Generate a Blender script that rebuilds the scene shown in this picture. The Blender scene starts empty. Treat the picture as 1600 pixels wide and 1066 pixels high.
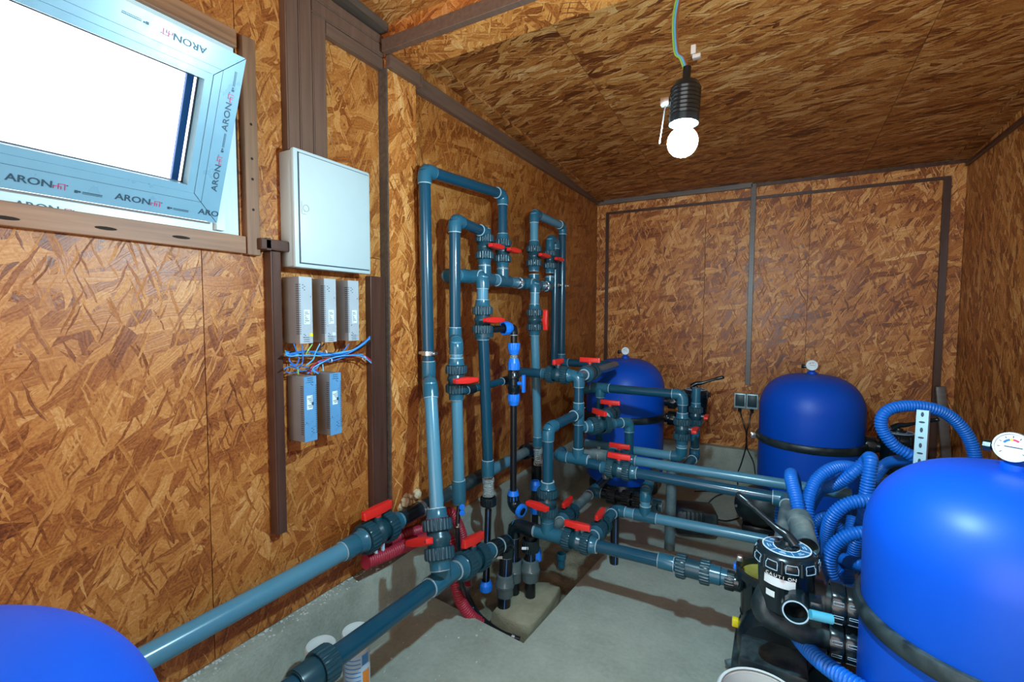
import bpy, bmesh, math, random
from mathutils import Vector, Matrix, Quaternion
random.seed(7)
SC = bpy.context.scene
COL = SC.collection
V = Vector
PI = math.pi

# ------------------------------------------------------------------ camera
FPX = 731.43
YAW, PIT, ROL = math.radians(29.428), math.radians(3.2726), math.radians(0.208)
CAM = V((1.4, 0.0, 1.32))
_f = V((-math.sin(YAW)*math.cos(PIT), math.cos(YAW)*math.cos(PIT), -math.sin(PIT)))
_r = V((math.cos(YAW), math.sin(YAW), 0)); _u = _r.cross(_f)
_r2 = _r*math.cos(ROL) + _u*math.sin(ROL); _u2 = _r2.cross(_f)
cd = bpy.data.cameras.new('camera'); cam = bpy.data.objects.new('camera', cd); COL.objects.link(cam)
cd.sensor_width = 36; cd.lens = FPX*36/1600; cd.clip_start = 0.02
cam.matrix_world = Matrix(((_r2.x, _u2.x, -_f.x, CAM.x), (_r2.y, _u2.y, -_f.y, CAM.y), (_r2.z, _u2.z, -_f.z, CAM.z), (0, 0, 0, 1)))
SC.camera = cam

# ------------------------------------------------------------------ light
w = bpy.data.worlds.new('sky'); SC.world = w; w.use_nodes = True
bg = w.node_tree.nodes['Background']; bg.inputs[0].default_value = (1.0, 0.97, 0.94, 1); bg.inputs[1].default_value = 4.1
BULB = V((1.22, 1.03, 1.675))
SC.view_settings.view_transform = 'Standard'; SC.view_settings.look = 'None'
SC.view_settings.exposure = 0.05; SC.view_settings.gamma = 1.0
SC.view_settings.use_curve_mapping = False

# a photo measurement (pixel in the 1600x1066 frame) put on a known plane of the room
def pv(px, py, x=None, y=None, z=None, w=None):
    d = _r2*((px-800)/FPX) - _u2*((py-533)/FPX) + _f
    if x is not None: t = (x-CAM.x)/d.x
    elif y is not None: t = (y-CAM.y)/d.y
    elif z is not None: t = (z-CAM.z)/d.z
    else: t = w
    return CAM + d*t

# ------------------------------------------------------------------ materials
def nm(name):
    m = bpy.data.materials.new(name); m.use_nodes = True
    return m, m.node_tree.nodes, m.node_tree.links, m.node_tree.nodes['Principled BSDF']
def math_n(n, l, op, a, b=None, c=None):
    q = n.new('ShaderNodeMath'); q.operation = op
    for i, s in enumerate((a, b, c)):
        if s is None: continue
        if isinstance(s, (int, float)): q.inputs[i].default_value = s
        else: l.new(s, q.inputs[i])
    return q.outputs[0]
def mixc(n, l, fac, a, b, mode='MIX'):
    q = n.new('ShaderNodeMix'); q.data_type = 'RGBA'; q.blend_type = mode
    for s, i in ((fac, 0), (a, 6), (b, 7)):
        if isinstance(s, (int, float)): q.inputs[i].default_value = s
        elif isinstance(s, tuple): q.inputs[i].default_value = s + (1,) if len(s) == 3 else s
        else: l.new(s, q.inputs[i])
    return q.outputs[2]
def ramp(n, l, fac, stops):
    q = n.new('ShaderNodeValToRGB'); e = q.color_ramp.elements
    while len(e) < len(stops): e.new(0.5)
    for i, (p, c) in enumerate(stops):
        e[i].position = p; e[i].color = tuple(c) + (1,)
    l.new(fac, q.inputs[0]); return q.outputs[0]
def noise(n, l, vec, scale, det=3, rough=0.55):
    q = n.new('ShaderNodeTexNoise'); q.inputs['Scale'].default_value = scale; q.inputs['Detail'].default_value = det
    q.inputs['Roughness'].default_value = rough
    if vec is not None: l.new(vec, q.inputs['Vector'])
    return q.outputs[0]
def bump(n, l, h, p, strength=0.3, dist=0.002):
    q = n.new('ShaderNodeBump'); q.inputs['Strength'].default_value = strength; q.inputs['Distance'].default_value = dist
    l.new(h, q.inputs['Height']); l.new(q.outputs[0], p.inputs['Normal'])
def plain(name, col, rough=0.5, metal=0.0, var=0.0, vscale=20, spec=0.5, bmp=0.0, coat=0.0):
    m, n, l, p = nm(name)
    p.inputs['Base Color'].default_value = tuple(col)+(1,); p.inputs['Roughness'].default_value = rough
    p.inputs['Metallic'].default_value = metal; p.inputs['Specular IOR Level'].default_value = spec
    p.inputs['Coat Weight'].default_value = coat
    if var or bmp:
        tc = n.new('ShaderNodeTexCoord'); nz = noise(n, l, tc.outputs['Object'], vscale, 5)
        if var:
            l.new(mixc(n, l, nz, tuple(c*(1-var) for c in col), tuple(min(1, c*(1+var)) for c in col)), p.inputs['Base Color'])
            l.new(math_n(n, l, 'MULTIPLY_ADD', nz, 0.25, rough-0.12), p.inputs['Roughness'])
        if bmp: bump(n, l, nz, p, bmp)
    return m
def dusty(name, col, dust, rough=0.35, amt=0.5, scale=9):
    m, n, l, p = nm(name)
    tc = n.new('ShaderNodeTexCoord'); nz = noise(n, l, tc.outputs['Object'], scale, 8, 0.65)
    g = n.new('ShaderNodeNewGeometry'); s = n.new('ShaderNodeSeparateXYZ'); l.new(g.outputs['Normal'], s.inputs[0])
    up = math_n(n, l, 'MULTIPLY_ADD', s.outputs[2], 0.5, 0.45)
    f = math_n(n, l, 'MULTIPLY', math_n(n, l, 'SMOOTH_MAX', math_n(n, l, 'SUBTRACT', nz, 0.45), 0.0, 0.05), up)
    f = math_n(n, l, 'MINIMUM', math_n(n, l, 'MULTIPLY', f, amt*6), 1.0)
    l.new(mixc(n, l, f, tuple(col), tuple(dust)), p.inputs['Base Color'])
    l.new(math_n(n, l, 'MULTIPLY_ADD', f, 0.4, rough), p.inputs['Roughness'])
    return m

def osb(name, ax, turn=0.0, bright=1.0, spread=1.0, rough=0.36, con=1.0):
    """strand board: six overlapping layers of long flakes, each layer at its own angle"""
    m, n, l, p = nm(name)
    tc = n.new('ShaderNodeTexCoord'); s = n.new('ShaderNodeSeparateXYZ'); l.new(tc.outputs['Object'], s.inputs[0])
    oi = n.new('ShaderNodeObjectInfo'); c = n.new('ShaderNodeCombineXYZ')
    l.new(math_n(n, l, 'MULTIPLY_ADD', oi.outputs['Random'], 31.7, s.outputs[ax[0]]), c.inputs[0])
    l.new(math_n(n, l, 'ADD', math_n(n, l, 'MULTIPLY_ADD', oi.outputs['Random'], 17.3, s.outputs[ax[1]]), s.outputs[3-ax[0]-ax[1]]), c.inputs[1])
    uv = c.outputs[0]
    dn = n.new('ShaderNodeTexNoise'); dn.inputs['Scale'].default_value = 9; dn.inputs['Detail'].default_value = 3; l.new(uv, dn.inputs['Vector'])
    dv = n.new('ShaderNodeVectorMath'); dv.operation = 'MULTIPLY_ADD'; l.new(dn.outputs['Color'], dv.inputs[0])
    dv.inputs[1].default_value = (0.036, 0.036, 0); l.new(uv, dv.inputs[2])
    val = None; grain = None
    layers = [(12, 13, 80, .0), (58, 11, 62, .42), (-55, 20, 150, .50), (48, 24, 190, .55), (-42, 10, 55, .50), (100, 14, 60, .50), (-75, 12, 38, .58), (33, 11, 36, .60), (-18, 9, 50, .62), (80, 8, 36, .70), (140, 14, 44, .68), (118, 7, 34, .76), (-8, 6, 30, .84), (70, 15, 200, .86), (-64, 15, 210, .88)]
    for i, (a, su, sv, th) in enumerate(layers):
        mp = n.new('ShaderNodeMapping'); mp.vector_type = 'POINT'
        mp.inputs['Rotation'].default_value = (0, 0, math.radians(a*spread+turn)); mp.inputs['Location'].default_value = (i*3.1, i*1.7, 0)
        l.new(dv.outputs[0], mp.inputs[0])
        sc = n.new('ShaderNodeVectorMath'); sc.operation = 'MULTIPLY'; l.new(mp.outputs[0], sc.inputs[0]); sc.inputs[1].default_value = (su, sv, 1)
        vo = n.new('ShaderNodeTexVoronoi'); vo.voronoi_dimensions = '2D'; vo.inputs['Scale'].default_value = 1.0; vo.inputs['Randomness'].default_value = 1.0
        l.new(sc.outputs[0], vo.inputs['Vector'])
        sp = n.new('ShaderNodeSeparateXYZ'); l.new(vo.outputs['Color'], sp.inputs[0])
        gs = n.new('ShaderNodeVectorMath'); gs.operation = 'MULTIPLY'; l.new(sc.outputs[0], gs.inputs[0]); gs.inputs[1].default_value = (0.7, 6.5, 1)
        gn = noise(n, l, gs.outputs[0], 1.0, 2)
        v = math_n(n, l, 'MULTIPLY_ADD', math_n(n, l, 'SUBTRACT', sp.outputs[0], 0.5), (0.52 if i < 12 else 0.58)*con, 0.5)
        v = math_n(n, l, 'MULTIPLY_ADD', math_n(n, l, 'SUBTRACT', gn, 0.5), 0.66*con, v)
        if val is None: val = v
        else:
            mk = math_n(n, l, 'GREATER_THAN', sp.outputs[1], th)
            q = n.new('ShaderNodeMix'); l.new(mk, q.inputs[0]); l.new(val, q.inputs[2]); l.new(v, q.inputs[3]); val = q.outputs[0]
    fn = noise(n, l, uv, 2.6, 4); fs = noise(n, l, uv, 150, 3, 0.7)
    val2 = math_n(n, l, 'MULTIPLY_ADD', math_n(n, l, 'SUBTRACT', fn, 0.5), 0.55, val)
    val2 = math_n(n, l, 'MULTIPLY_ADD', math_n(n, l, 'SUBTRACT', fs, 0.5), 0.62, val2)
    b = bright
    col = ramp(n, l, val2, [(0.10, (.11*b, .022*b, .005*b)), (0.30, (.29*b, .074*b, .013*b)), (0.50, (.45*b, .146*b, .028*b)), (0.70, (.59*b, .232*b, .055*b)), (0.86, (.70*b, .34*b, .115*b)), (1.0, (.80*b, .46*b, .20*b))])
    l.new(col, p.inputs['Base Color'])
    l.new(math_n(n, l, 'MULTIPLY_ADD', val, 0.16, rough), p.inputs['Roughness'])
    p.inputs['Specular IOR Level'].default_value = 0.4
    bump(n, l, val, p, 0.55, 0.0022)
    return m
def concrete(name, a, b, scale=6, bmp=0.5):
    m, n, l, p = nm(name)
    tc = n.new('ShaderNodeTexCoord')
    n1 = noise(n, l, tc.outputs['Object'], scale, 7, 0.65); n2 = noise(n, l, tc.outputs['Object'], scale*14, 4)
    n3 = noise(n, l, tc.outputs['Object'], scale*60, 2)
    f = math_n(n, l, 'ADD', math_n(n, l, 'MULTIPLY', n1, 0.7), math_n(n, l, 'MULTIPLY', n2, 0.3))
    c = ramp(n, l, f, [(0.28, a), (0.72, b)])
    dk = math_n(n, l, 'GREATER_THAN', n3, 0.70)
    c = mixc(n, l, math_n(n, l, 'MULTIPLY', dk, 0.5), c, tuple(x*.45 for x in a))
    l.new(c, p.inputs['Base Color']); p.inputs['Roughness'].default_value = 0.85
    bump(n, l, math_n(n, l, 'ADD', n1, math_n(n, l, 'MULTIPLY', n2, .6)), p, bmp, 0.006)
    return m
def wood(name, a, b, ax=2, rough=0.55):
    m, n, l, p = nm(name)
    tc = n.new('ShaderNodeTexCoord'); mp = n.new('ShaderNodeMapping'); l.new(tc.outputs['Object'], mp.inputs[0])
    sc = [60, 60, 60]; sc[ax] = 3; mp.inputs['Scale'].default_value = sc
    f = noise(n, l, mp.outputs[0], 1.0, 4)
    l.new(ramp(n, l, f, [(0.3, a), (0.7, b)]), p.inputs['Base Color']); p.inputs['Roughness'].default_value = rough
    bump(n, l, f, p, 0.25, 0.001)
    return m

M = {}
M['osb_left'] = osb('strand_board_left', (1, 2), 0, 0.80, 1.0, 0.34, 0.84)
M['osb_back'] = osb('strand_board_back', (0, 2), 0, 1.06, 1.0, 0.32, 1.2)  # same board, colour lifted to stand in for bulb light lost with distance
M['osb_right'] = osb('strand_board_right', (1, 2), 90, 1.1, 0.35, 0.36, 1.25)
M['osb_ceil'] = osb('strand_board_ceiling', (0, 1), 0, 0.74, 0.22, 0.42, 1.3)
M['osb_post'] = osb('strand_board_post', (1, 2), 80, 1.0, 0.5)
M['osb_beam'] = osb('strand_board_beam', (0, 1), 10, 1.0, 0.6)
M['concrete'] = concrete('floor_concrete', (.25, .27, .225), (.45, .47, .40), 4, 0.35)
M['curb'] = concrete('curb_concrete', (.23, .25, .21), (.46, .48, .41), 7, 0.6)
M['soil'] = concrete('soil', (.09, .072, .045), (.36, .32, .22), 9, 0.9)
M['stone'] = concrete('rough_stone', (.25, .225, .145), (.42, .39, .27), 10, 0.9)
M['darkboard'] = wood('brown_board', (.055, .036, .026), (.105, .068, .048), 1)
M['windowboard'] = wood('window_board', (.17, .070, .030), (.32, .145, .066), 1)
M['windowboard_v'] = wood('window_board_upright', (.13, .055, .024), (.24, .11, .052), 2)
M['duct'] = wood('brown_duct_pvc', (.105, .052, .034), (.15, .08, .054), 2, 0.4)
M['duct_dark'] = wood('dark_brown_duct_pvc', (.05, .02, .013), (.085, .036, .025), 2, 0.32)
M['duct_h'] = wood('brown_duct_pvc_level', (.105, .054, .036), (.15, .083, .056), 1, 0.4)
M['duct_grey'] = wood('grey_brown_duct', (.11, .085, .075), (.15, .115, .10), 0, 0.4)
M['pvc'] = dusty('dark_grey_pvc', (.005, .056, .098), (.10, .16, .18), 0.17, 0.06)
M['fit'] = dusty('pressed_grey_pvc', (.016, .105, .165), (.17, .21, .22), 0.22, 0.07)
M['light'] = dusty('light_grey_pvc', (.072, .225, .325), (.28, .32, .33), 0.22, 0.07)
M['pvc_dusty'] = dusty('dusty_grey_pvc', (.07, .12, .14), (.27, .29, .27), 0.4, 0.6, 14)
M['nut'] = dusty('union_nut_pvc', (.010, .050, .072), (.08, .13, .145), 0.28, 0.08)
M['glue'] = plain('dried_cement', (.36, .47, .52), 0.4)
M['red'] = plain('red_plastic', (.72, .022, .016), 0.33, var=.1)
M['black'] = dusty('black_plastic', (.004, .011, .015), (.05, .09, .10), 0.22, 0.12, 11)
M['blackdusty'] = dusty('dusty_black_plastic', (.008, .018, .022), (.09, .13, .135), 0.38, 0.5, 14)
M['pe'] = plain('black_polyethylene', (.007, .009, .012), 0.3)
M['stripe'] = plain('blue_stripe', (.07, .22, .62), 0.4)
M['bluefit'] = plain('blue_compression_plastic', (.012, .19, .80), 0.32)
M['tank'] = plain('blue_tank_plastic', (.0, .078, .56), 0.42, var=.08, vscale=5, spec=.35)
M['hose'] = plain('blue_hose_plastic', (.006, .15, .62), 0.4)
M['redhose'] = plain('red_conduit_plastic', (.36, .022, .045), 0.4, var=.15)
M['steel'] = plain('zinc_steel', (.62, .66, .68), 0.3, 1.0, var=.1)
M['galv'] = plain('galvanised_strut', (.42, .62, .70), 0.4, .35, var=.15)
M['alu'] = plain('aluminium_case', (.46, .50, .54), 0.35, .25, var=.08)
M['alublue'] = plain('blue_filmed_case', (.13, .34, .60), 0.3, .2, var=.1)
M['aluside'] = plain('case_side', (.27, .25, .245), 0.42, .25, var=.15)
M['box'] = plain('white_enclosure', (.44, .50, .50), 0.38, var=.03)
M['upvc'] = plain('filmed_window_profile', (.17, .32, .41), 0.3, var=.06)
M['upvc_edge'] = plain('window_profile_edge', (.55, .62, .62), 0.35)
M['ink'] = plain('dark_ink', (.02, .05, .08), 0.5)
M['redink'] = plain('red_ink', (.55, .02, .10), 0.5)
M['white'] = plain('white_plastic', (.60, .63, .62), 0.45, var=.05)
M['paper'] = plain('white_sticker', (.68, .74, .76), 0.5)
M['yellow'] = plain('yellow_plastic', (.85, .68, .02), 0.4)
M['yellowin'] = plain('yellow_residue', (.36, .31, .06), 0.4, var=.4, vscale=25)
M['flap'] = plain('dark_flap', (.015, .05, .065), 0.4)
M['orange'] = plain('orange_print', (.75, .24, .03), 0.5)
M['blueprint'] = plain('blue_print', (.06, .25, .62), 0.5)
M['palecyan'] = plain('pale_label_print', (.42, .60, .74), 0.5)
M['sight'] = plain('cyan_sight_glass', (.08, .42, .58), 0.15)
M['dialblue'] = plain('blue_dial', (.02, .14, .30), 0.4)
M['copperblue'] = plain('blue_wire', (.02, .17, .55), 0.4)
M['wirered'] = plain('red_wire', (.50, .02, .06), 0.4)
M['wirecyan'] = plain('pale_blue_wire', (.09, .40, .72), 0.4)
M['wiregreen'] = plain('green_yellow_wire', (.22, .48, .08), 0.4)
M['wirebrown'] = plain('brown_wire', (.22, .08, .03), 0.4)
M['debris'] = plain('pale_grit', (.62, .62, .58), 0.8, var=.3)
M['knot'] = plain('dark_knot', (.03, .022, .018), 0.9, spec=.1)
M['foam'] = plain('dried_foam', (.52, .42, .27), 0.8, var=.25, bmp=.6, vscale=40)
m_, n_, l_, p_ = nm('clear_glass'); p_.inputs['Transmission Weight'].default_value = 1.0; p_.inputs['Roughness'].default_value = 0.0; p_.inputs['IOR'].default_value = 1.02; M['glass'] = m_
m_, n_, l_, p_ = nm('clear_plastic'); p_.inputs['Base Color'].default_value = (.75, .92, .95, 1); p_.inputs['Transmission Weight'].default_value = 0.75; p_.inputs['Roughness'].default_value = 0.12; p_.inputs['IOR'].default_value = 1.25; M['clear'] = m_
m_, n_, l_, p_ = nm('smoky_plastic'); p_.inputs['Base Color'].default_value = (.12, .17, .18, 1); p_.inputs['Transmission Weight'].default_value = 0.35; p_.inputs['Roughness'].default_value = 0.2; M['smoky'] = m_
m_, n_, l_, p_ = nm('lit_bulb'); p_.inputs['Base Color'].default_value = (1, 1, 1, 1); p_.inputs['Emission Color'].default_value = (.50, .84, 1, 1); p_.inputs['Emission Strength'].default_value = 2450; M['bulb'] = m_

# ------------------------------------------------------------------ mesh builder
def basis(d, up=V((0, 0, 1))):
    d = d.normalized()
    if abs(d.dot(up)) > 0.98: up = V((0, 1, 0)) if abs(d.y) < .9 else V((1, 0, 0))
    a = up.cross(d).normalized(); b = d.cross(a)
    return a, b, d
class MB:
    def __init__(s): s.v = []; s.f = []; s.m = []
    def add(s, vs, fs, mi=0):
        o = len(s.v); s.v += [V(x) for x in vs]; s.f += [tuple(i+o for i in f) for f in fs]; s.m += [mi]*len(fs); return s
    def tube(s, pts, r, seg=16, caps=True, mi=0):
        pts = [V(p) for p in pts]; n = len(pts)
        rs = r if isinstance(r, (list, tuple)) else [r]*n
        t0 = (pts[1]-pts[0]).normalized(); a, b, _ = basis(t0); o = len(s.v); prev = t0
        for i, p in enumerate(pts):
            t = (pts[min(i+1, n-1)]-pts[max(i-1, 0)])
            t = t.normalized() if t.length > 1e-9 else prev
            q = prev.rotation_difference(t); a = q @ a; b = q @ b; prev = t
            for k in range(seg):
                an = 2*PI*k/seg; s.v.append(p + (a*math.cos(an)+b*math.sin(an))*rs[i])
        for i in range(n-1):
            for k in range(seg):
                k2 = (k+1) % seg; s.f.append((o+i*seg+k, o+i*seg+k2, o+(i+1)*seg+k2, o+(i+1)*seg+k)); s.m.append(mi)
        if caps:
            s.f.append(tuple(o+k for k in reversed(range(seg)))); s.m.append(mi)
            s.f.append(tuple(o+(n-1)*seg+k for k in range(seg))); s.m.append(mi)
        return s
    def cyl(s, p0, p1, r, r1=None, seg=20, mi=0):
        return s.tube([p0, p1], [r, r if r1 is None else r1], seg, True, mi)
    def ring(s, p, d, r, h=0.004, mi=1, seg=20):
        d = V(d).normalized(); return s.cyl(V(p)-d*h/2, V(p)+d*h/2, r, seg=seg, mi=mi)
    def lathe(s, prof, org=(0, 0, 0), axis=(0, 0, 1), seg=32, mi=0, ribs=None):
        a, b, d = basis(V(axis)); org = V(org); o = len(s.v); n = len(prof)
        for (r, z) in prof:
            for k in range(seg):
                an = 2*PI*k/seg; s.v.append(org + d*z + (a*math.cos(an)+b*math.sin(an))*max(r, 1e-5))
        for i in range(n-1):
            for k in range(seg):
                k2 = (k+1) % seg; s.f.append((o+i*seg+k, o+i*seg+k2, o+(i+1)*seg+k2, o+(i+1)*seg+k)); s.m.append(mi)
        return s
    def nut(s, p, d, r, h, n=24, mi=0, depth=.075, edge=.005):
        """fluted union nut centred on p along d"""
        a, b, d = basis(V(d)); p = V(p); o = len(s.v); K = n*4
        rows = [(-h/2, .80, 0), (-h/2, 1-.05, 0), (-h/2+edge, 1, 1), (h/2-edge, 1, 1), (h/2, 1-.05, 0), (h/2, .80, 0)]
        for (z, q, rb) in rows:
            for k in range(K):
                an = 2*PI*k/K; rr = r*q*(1-(depth if rb and (k % 4) >= 2 else 0)); s.v.append(p + d*z + (a*math.cos(an)+b*math.sin(an))*rr)
        for i in range(len(rows)-1):
            for k in range(K):
                k2 = (k+1) % K; s.f.append((o+i*K+k, o+i*K+k2, o+(i+1)*K+k2, o+(i+1)*K+k)); s.m.append(mi)
        return s
    def box(s, c, size, rot=None, bev=0.0, mi=0, taper=None):
        bm = bmesh.new(); bmesh.ops.create_cube(bm, size=1)
        for v in bm.verts:
            x = V((v.co.x*size[0], v.co.y*size[1], v.co.z*size[2]))
            if taper and v.co.z > 0: x.x *= taper[0]; x.y *= taper[1]
            v.co = x
        if bev: bmesh.ops.bevel(bm, geom=list(bm.edges), offset=bev, segments=2, affect='EDGES', profile=0.5)
        bm.verts.index_update(); R = rot if rot is not None else Matrix.Identity(3); c = V(c)
        s.add([R @ v.co + c for v in bm.verts], [tuple(v.index for v in f.verts) for f in bm.faces], mi); bm.free(); return s
    def bb(s, x0, x1, y0, y1, z0, z1, bev=0.0, mi=0):
        return s.box(((x0+x1)/2, (y0+y1)/2, (z0+z1)/2), (abs(x1-x0), abs(y1-y0), abs(z1-z0)), None, bev, mi)
    def poly(s, pts, h, d, mi=0):
        """prism: polygon pts (3D, planar) extruded by vector d*h"""
        n = len(pts); d = V(d)*h; vs = [V(p) for p in pts] + [V(p)+d for p in pts]
        fs = [tuple(range(n))[::-1], tuple(range(n, 2*n))] + [(i, (i+1) % n, n+(i+1) % n, n+i) for i in range(n)]
        return s.add(vs, fs, mi)
ORG = {}
def build(name, mb, mat, parent=None, label=None, loc=None, smooth=True, ang=38, kind=None):
    me = bpy.data.meshes.new(name)
    org = V(loc) if loc is not None else (ORG.get(parent, V((0, 0, 0))) if parent is not None else V((0, 0, 0)))
    me.from_pydata([v-org for v in mb.v], [], mb.f)
    mats = mat if isinstance(mat, (list, tuple)) else [mat]
    for q in mats: me.materials.append(q)
    if len(mats) > 1: me.polygons.foreach_set('material_index', mb.m)
    bm = bmesh.new(); bm.from_mesh(me); bmesh.ops.recalc_face_normals(bm, faces=bm.faces); bm.to_mesh(me); bm.free()
    if smooth:
        me.polygons.foreach_set('use_smooth', [True]*len(me.polygons)); me.set_sharp_from_angle(angle=math.radians(ang))
    o = bpy.data.objects.new(name, me); COL.objects.link(o)
    if parent is not None: o.parent = parent; ORG[o] = org
    else: o.location = org; ORG[o] = org
    if label: o['label'] = label
    if kind: o['kind'] = kind
    return o
def tag(o, label, cat, group=None, kind=None):
    o['label'] = label; o['category'] = cat
    if group: o['group'] = group
    if kind: o['kind'] = kind
    return o
def thing(name, label, cat, loc=(0, 0, 0), group=None):
    o = bpy.data.objects.new(name, None); o.empty_display_size = .05; COL.objects.link(o); o.location = V(loc); ORG[o] = V(loc)
    return tag(o, label, cat, group)
def copy_tree(o, parent=None):
    c = o.copy(); COL.objects.link(c)
    if parent is not None: c.parent = parent
    for ch in [q for q in o.children]: copy_tree(ch, c)
    return c
def text_part(body, size, mat, parent, mtx, name='lettering', extrude=.0004, sx=1.0):
    cu = bpy.data.curves.new(name, 'FONT'); cu.body = body; cu.size = size; cu.extrude = extrude; cu.offset = size*.012; cu.resolution_u = 3
    to = bpy.data.objects.new(name, cu); COL.objects.link(to)
    me = bpy.data.meshes.new_from_object(to.evaluated_get(bpy.context.evaluated_depsgraph_get()))
    bpy.data.objects.remove(to); bpy.data.curves.remove(cu)
    if sx != 1.0:
        for v in me.vertices: v.co.x *= sx
    me.materials.clear(); me.materials.append(mat)
    o = bpy.data.objects.new(name, me); COL.objects.link(o); o.parent = parent
    o.matrix_local = Matrix.Translation(-ORG.get(parent, V((0, 0, 0)))) @ mtx
    return o
def frame(x, y, org):
    x = V(x).normalized(); y = V(y).normalized(); z = x.cross(y)
    return Matrix(((x.x, y.x, z.x, org[0]), (x.y, y.y, z.y, org[1]), (x.z, y.z, z.z, org[2]), (0, 0, 0, 1)))
def crom(pts, n=14, closed=False):
    pts = [V(p) for p in pts]; out = []; N = len(pts)
    for i in range(N-1):
        p0 = pts[max(i-1, 0)]; p1 = pts[i]; p2 = pts[i+1]; p3 = pts[min(i+2, N-1)]
        for k in range(n):
            t = k/n; out.append(0.5*((2*p1)+(p2-p0)*t+(2*p0-5*p1+4*p2-p3)*t*t+(3*p1-p0-3*p2+p3)*t**3))
    out.append(pts[-1]); return out
def resample(pts, step):
    out = [pts[0]]; acc = 0
    for a, b in zip(pts, pts[1:]):
        L = (b-a).length; d = step-acc
        while d <= L and L > 0: out.append(a.lerp(b, d/L)); d += step
        acc = (L-(d-step))
    return out
def corrug(mb, pts, r, pitch=.008, depth=.19, seg=16, n=14):
    p = resample(crom(pts, n), pitch/4)
    rs = [r*(1-depth*(0, .35, 1, .35)[i % 4]) for i in range(len(p))]
    return mb.tube(p, rs, seg)

# ================================================================== THE ROOM
XR, YB, YF = 2.412, 4.0, -1.3
def cz(y): return 2.44 - 0.052*(y-1.4)          # the ceiling falls gently towards the back
def shell(name, boxes, mat):
    mb = MB()
    for b in boxes: mb.bb(*b)
    return build(name, mb, mat, loc=(0, 0, 0), smooth=False, kind='structure')
G = .0012
def boards(wall, rects, f, mat):
    for r in rects: build('board', f(r), mat, wall, smooth=False)
# left wall, with the window opening
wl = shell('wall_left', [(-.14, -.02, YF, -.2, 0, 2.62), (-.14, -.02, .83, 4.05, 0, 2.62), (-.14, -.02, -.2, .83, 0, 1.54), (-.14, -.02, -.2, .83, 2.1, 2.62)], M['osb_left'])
def lb(r): return MB().bb(-.02, 0, r[0]+G, r[1]-G, r[2]+G, r[3]-G)
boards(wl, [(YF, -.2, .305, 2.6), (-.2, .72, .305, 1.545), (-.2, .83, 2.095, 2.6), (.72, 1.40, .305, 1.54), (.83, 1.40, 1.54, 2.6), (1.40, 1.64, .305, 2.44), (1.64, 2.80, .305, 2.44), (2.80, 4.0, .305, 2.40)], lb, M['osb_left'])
# pilaster under the beam
pil = build('trim_1', MB().bb(0, .04, 1.405, 1.575, .305, 2.33), M['osb_post'], loc=(0, 0, 0), smooth=False, kind='structure')
build('corner_strip', MB().bb(-.001, .043, 1.397, 1.405, .305, 2.28), M['darkboard'], pil, smooth=False)
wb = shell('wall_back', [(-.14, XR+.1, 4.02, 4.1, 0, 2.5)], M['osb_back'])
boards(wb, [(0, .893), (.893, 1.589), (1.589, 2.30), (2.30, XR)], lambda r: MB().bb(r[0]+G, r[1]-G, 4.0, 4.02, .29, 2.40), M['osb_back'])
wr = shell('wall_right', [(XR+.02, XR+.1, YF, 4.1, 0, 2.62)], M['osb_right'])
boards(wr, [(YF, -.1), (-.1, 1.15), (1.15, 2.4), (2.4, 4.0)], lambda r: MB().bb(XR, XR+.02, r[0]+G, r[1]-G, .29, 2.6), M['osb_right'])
wf = shell('wall_front', [(-.14, .20, YF-.1, YF, 0, 2.62), (2.30, XR+.1, YF-.1, YF, 0, 2.62), (.20, 2.30, YF-.1, YF, 2.25, 2.62)], M['osb_back'])  # unseen behind the camera; wide opening added to let in fill daylight
def slab(x0, x1, y0, y1, t=.02, off=0.0):
    mb = MB(); P = [(x0, y0), (x1, y0), (x1, y1), (x0, y1)]
    return mb.poly([(x, y, cz(y)+off) for x, y in P], t, (0, 0, 1))
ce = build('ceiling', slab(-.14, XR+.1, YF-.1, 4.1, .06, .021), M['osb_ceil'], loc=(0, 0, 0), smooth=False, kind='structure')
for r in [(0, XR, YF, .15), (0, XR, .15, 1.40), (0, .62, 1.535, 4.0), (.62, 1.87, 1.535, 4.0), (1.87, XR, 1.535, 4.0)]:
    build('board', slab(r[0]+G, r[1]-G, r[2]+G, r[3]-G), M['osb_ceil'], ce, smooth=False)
build('edge_strip', slab(0, .07, 1.535, 4.0, .012, -.012), M['osb_ceil'], ce, smooth=False)
build('edge_strip', slab(XR-.075, XR, 1.535, 4.0, .012, -.012), M['osb_ceil'], ce, smooth=False)
build('edge_strip', slab(0, .055, YF, 1.40, .03, -.03), M['darkboard'], ce, smooth=False)
bm_ = build('trim_2', MB().bb(0, XR, 1.40, 1.535, 2.325, 2.45), M['osb_beam'], loc=(0, 0, 0), smooth=False, kind='structure')
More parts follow.
